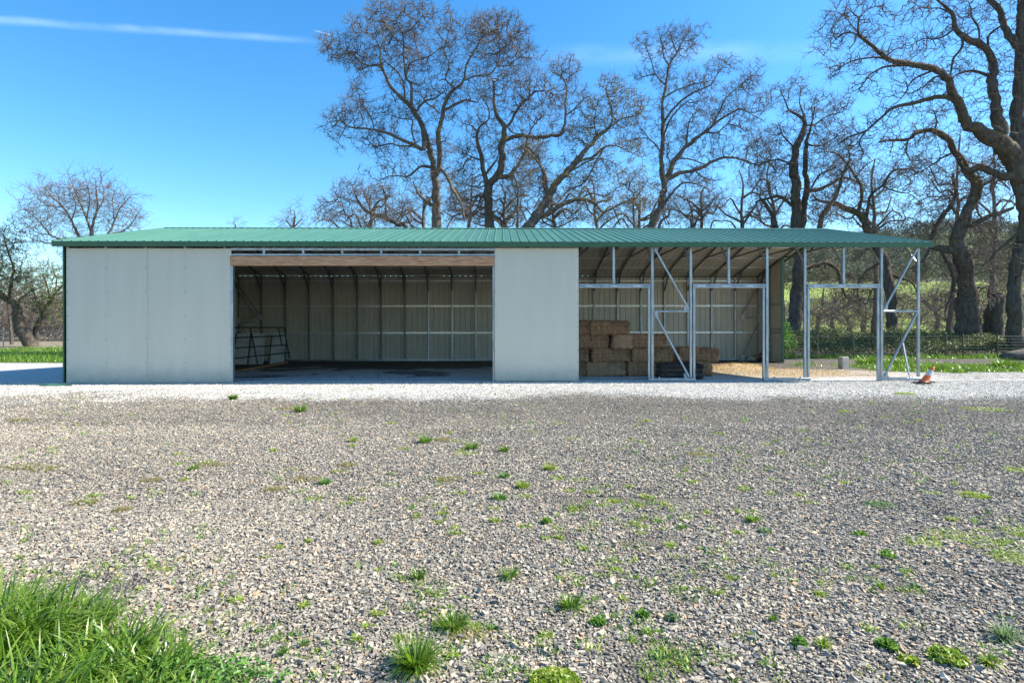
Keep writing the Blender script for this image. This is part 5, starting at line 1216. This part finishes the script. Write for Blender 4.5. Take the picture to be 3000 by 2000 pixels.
tree('leaning_tree', 'dark tree leaning left with split hollow trunk at the far left', 42, zL, [
    [(245,1110,96),(235,1070,90),(170,950,80),(120,800,60),(60,720,46),(0,680,38),(-90,600,26),(-160,480,16)],[(130,830,18),(150,740,14),(200,680,11),(300,640,7),(360,600,4)],[(70,725,24),(80,600,18),(100,480,14),(60,350,10),(30,220,5)],
    [(0,680,18),(-20,560,13),(20,450,9),(0,330,5)],[(80,600,10),(150,520,8),(170,420,5)],[(60,350,7),(110,290,5),(130,200,3)],[(150,740,10),(240,740,8),(300,770,4)],[(100,480,9),(170,560,6),(230,540,4)],
  ], [(70,330,90,130),(170,520,90,90),(30,560,90,90),(-60,500,90,140),(260,620,80,70),(120,200,60,60),(220,740,80,50),(0,250,60,90)], 25, mats=('bark_d', 'twig'), dens=6, leaves=(.22, .10, 'weed_d'), up=.1)
tree('young_tree', 'smaller green-budding tree with forked trunk by the barn left corner', 42.5, zL, [
    [(270,1110,44),(275,1060,40),(292,940,36),(330,860,27),(380,740,19),(425,670,15),(490,610,10),(560,560,6)],[(330,860,18),(290,780,14),(262,690,10),(240,560,5)],[(380,740,12),(370,640,9),(330,540,6),(340,460,3)],[(425,670,9),(430,560,7),(400,470,4)],[(380,740,9),(460,740,7),(520,700,4)],[(345,840,9),(420,820,6),(480,780,4)],
  ], [(330,520,90,90),(420,520,80,80),(260,620,80,70),(460,640,70,80),(420,780,80,60),(300,730,70,60),(520,560,60,90)], 26, mats=('bark_d', 'twig'), dens=6, leaves=(.30, .10, 'weed_d'), up=.1)
tree('thin_tree', 'thin straight dark trunk behind the leaning tree at far left', 48, zL, [[(80,1080,22),(82,950,20),(75,860,16),(60,760,12),(90,660,8),(100,560,4)]], [(70,640,90,70),(120,760,90,50)], 27, mats=('bark_d', 'twig'), dens=4)
# small pasture trees seen through the frame
small = [(2440,990,60,130,'lefmost'),(2487,1000,58,150,''),(2535,985,70,110,''),(2740,985,60,140,''),(2780,990,66,160,''),(2842,985,75,110,''),(2690,988,80,90,''),(2905,985,70,150,''),(2400,990,62,150,''),(2960,985,64,170,''),(2610,985,90,120,'')]
slab = ['thin bare tree in the pasture, just right of the second frame post','bare tree centred in the third doorway, its trunk clear against the pasture','little bare tree near the right jamb of the third doorway','bare tree just right of the barn end post','slim forked tree between the barn end and the thick oak','faint little tree against the pasture near the thick oak trunk',
        'low tree seen inside the last braced bay','bushy bare tree between the thick oak and the right edge oak','grey brushy tree beside the knobbly oak trunk','tall brushy tree at the right edge behind the massive oak','low far tree behind the jamb of the last bay']
for i, (px, py, D, h, _) in enumerate(small):
    r_ = random.Random(100+i); s = 1
    b = [(px, py+10, 16), (px+r_.uniform(-6, 6), py-h*.3, 11), (px+r_.uniform(-12, 12), py-h*.6, 7), (px+r_.uniform(-18, 18), py-h, 3)]
    lm = [b]
    for q in range(4):
        t = r_.uniform(.25, .6); sx = r_.choice((-1, 1)); lm.append([(px, py-h*t, 6), (px+sx*h*.15, py-h*(t+.12), 5), (px+sx*h*.32, py-h*(t+.25), 2.5)])
    tree('pasture_tree', slab[i], D, (0, 0, 1), lm, [(px, py-h*.75, h*.36, h*.3, .8), (px-h*.25, py-h*.55, h*.2, h*.2, .8), (px+h*.25, py-h*.55, h*.2, h*.2, .8)], 200+i, mats=('bark_d', 'twig_l' if i % 2 else 'twig'), group='bare trees in the pasture behind the hedge', step=.42, dens=2.6, twig=(.4, 1.1), tipr=.011, trad=.008, leaves=(.22, .12, 'bud') if i % 3 == 0 else None, gnarl=.4)

# ------------------------------------------------ bramble bank, brush, far wood
def bank(x0, x1, y0, y1, h, n, size, name, label, cat, mat_, seed, core=True):
    rng = np.random.default_rng(seed); x = rng.uniform(x0, x1, n); y = y0+(y1-y0)*rng.uniform(0, 1, n)
    t = (y-y0)/(y1-y0); top = h*(.55+.8*fbm(x, y, 1.6, seed))*np.sin(np.clip(t*1.25+.22, 0, 1)*np.pi*.5)
    z = ground_z(x, y)+top*rng.uniform(0, 1, n)**.42; k = z > .02
    o = leafcloud(name, np.stack([x, y, z], 1)[k], size, mat_); tag(o, label, cat, kind='stuff'); return o
bank(11.6, 36, 26.6, 29.6, 1.15, 70000, .075, 'brambles', 'dark leafy bramble bank behind the wire fence', 'brambles', M['ivy'], 61)
bank(11.0, 13.2, 25.6, 28.0, 2.1, 6000, .075, 'ivy_bush', 'green leafy bush at the foot of the knobbly oak', 'bush', M['weed_d'], 62)
def twigbank(name, label, x0, x1, y0, y1, h, n, mat_, seed, thick=.012, cat='brush'):
    rng = np.random.default_rng(seed); x = rng.uniform(x0, x1, n); y = rng.uniform(y0, y1, n); hh = h*(.35+1.0*fbm(x, y, 7, seed))
    z = ground_z(x, y)+hh*rng.uniform(0, 1, n)**.8; p0 = np.stack([x, y, z], 1); d = unit(rng.normal(0, 1, (n, 3))+np.array([0, 0, .8])); L_ = rng.uniform(.5, 1.6, n)
    p1 = p0+d*L_[:, None]*.5; d2 = unit(d+rng.normal(0, .5, (n, 3))); p2 = p1+d2*L_[:, None]*.5; o1 = np.ones(n)
    V, Fc = join([make_tubes(p0, p1, o1*thick, o1*thick*.8, d, d, 3), make_tubes(p1, p2, o1*thick*.8, o1*thick*.3, d, d2, 3)])
    o = link(name, npmesh(name, V, Fc), mat_); tag(o, label, cat, kind='stuff'); return o
twigbank('brush', 'grey-brown winter brush beyond the dry field at far left', -75, -25, 60, 76, 6.5, 26000, M['twig_l'], 71, .03)
twigbank('brush', 'tangled grey brush along the far edge of the pasture strip', 20, 70, 46, 57, 4.9, 15000, M['twig_l'], 72, .014)
x_ = RNG.uniform(20, 62, 5000); y_ = RNG.uniform(47, 56, 5000); k = fbm(x_, y_, 3, 66) > .5; x_, y_ = x_[k], y_[k]
o = leafcloud('spring_foliage', np.stack([x_, y_, ground_z(x_, y_)+RNG.uniform(.2, 4.0, len(x_))*fbm(x_, y_, 5, 67)*1.4], 1), .22, M['bud']); tag(o, 'yellow-green spring leaves among the pasture brush', 'foliage', kind='stuff')
# wooded hill to the right: terrain plus tree mass
def hill_z(x, y):
    return ground_z(x, y) + 40*sst(y, 165, 330)*sst(x, 40, 230)*(.82+.3*fbm(x, y, 70, 91))
hx = np.linspace(-40, 620, 80); hy = np.linspace(150, 420, 50); HX, HY = np.meshgrid(hx, hy); HXr, HYr = HX.ravel(), HY.ravel()
idx = np.arange(len(HXr)).reshape(50, 80); Fq = np.stack([idx[:-1,:-1], idx[:-1,1:], idx[1:,1:], idx[1:,:-1]], -1).reshape(-1, 4)
hm = material('hill_ground', (.07,.075,.04), (.15,.19,.06), .04, .95)
o = link('hill', npmesh('hill', np.stack([HXr, HYr, hill_z(HXr, HYr)-.4], 1), Fq), hm, smooth=True); tag(o, 'wooded hill rising behind the pasture', 'hill', kind='structure')
rng = np.random.default_rng(93); n = 2600; tx = rng.uniform(20, 420, n); ty = rng.uniform(150, 340, n); k = fbm(tx, ty, 30, 95) > .40-.2*sst(ty, 170, 220); tx, ty = tx[k], ty[k]
C = []
for a, b in zip(tx, ty):
    m = 130; q = rng.normal(0, 1, (m, 3)); q /= np.linalg.norm(q, axis=1)[:, None]; s_ = rng.uniform(2.4, 4.8); q *= s_*rng.uniform(.55, 1, (m, 1)); q[:, 2] *= .8
    C.append(np.array([[a, b, float(hill_z(a, b))+s_*.9]])+q)
C = np.concatenate(C); o = leafcloud('hill_woods', C, .62, M['farwood']); tag(o, 'grey-green oak woods covering the far hill', 'woods', kind='stuff')
# far tree line along the horizon on the left
rng = np.random.default_rng(94); C = []
for i in range(260):
    a = rng.uniform(-260, 60); b = rng.uniform(170, 230); m = 40; q = rng.normal(0, 1, (m, 3)); q /= np.linalg.norm(q, axis=1)[:, None]; s_ = rng.uniform(2.5, 5.0); q *= s_*rng.uniform(.5, 1, (m, 1)); C.append(np.array([[a, b, s_*.8]])+q)
o = leafcloud('tree_line', np.concatenate(C), 1.1, M['brush']); tag(o, 'far brown tree line on the horizon left of the barn', 'woods', kind='stuff')
# dark log lying by the right fence
p = P(2985, 1055, 23.6); mb = MB(); pts = [(p.x-.75, p.y, .14), (p.x-.3, p.y, .2), (p.x+.4, p.y+.1, .24), (p.x+1.4, p.y+.2, .22)]; mb.tube(pts, [.12, .2, .25, .23], 12); o = mb.build('fallen_log', M['rock'], None, True); tag(o, 'dark fallen log at the right edge in front of the fence', 'log')
print('DONE build', len(bpy.data.objects))
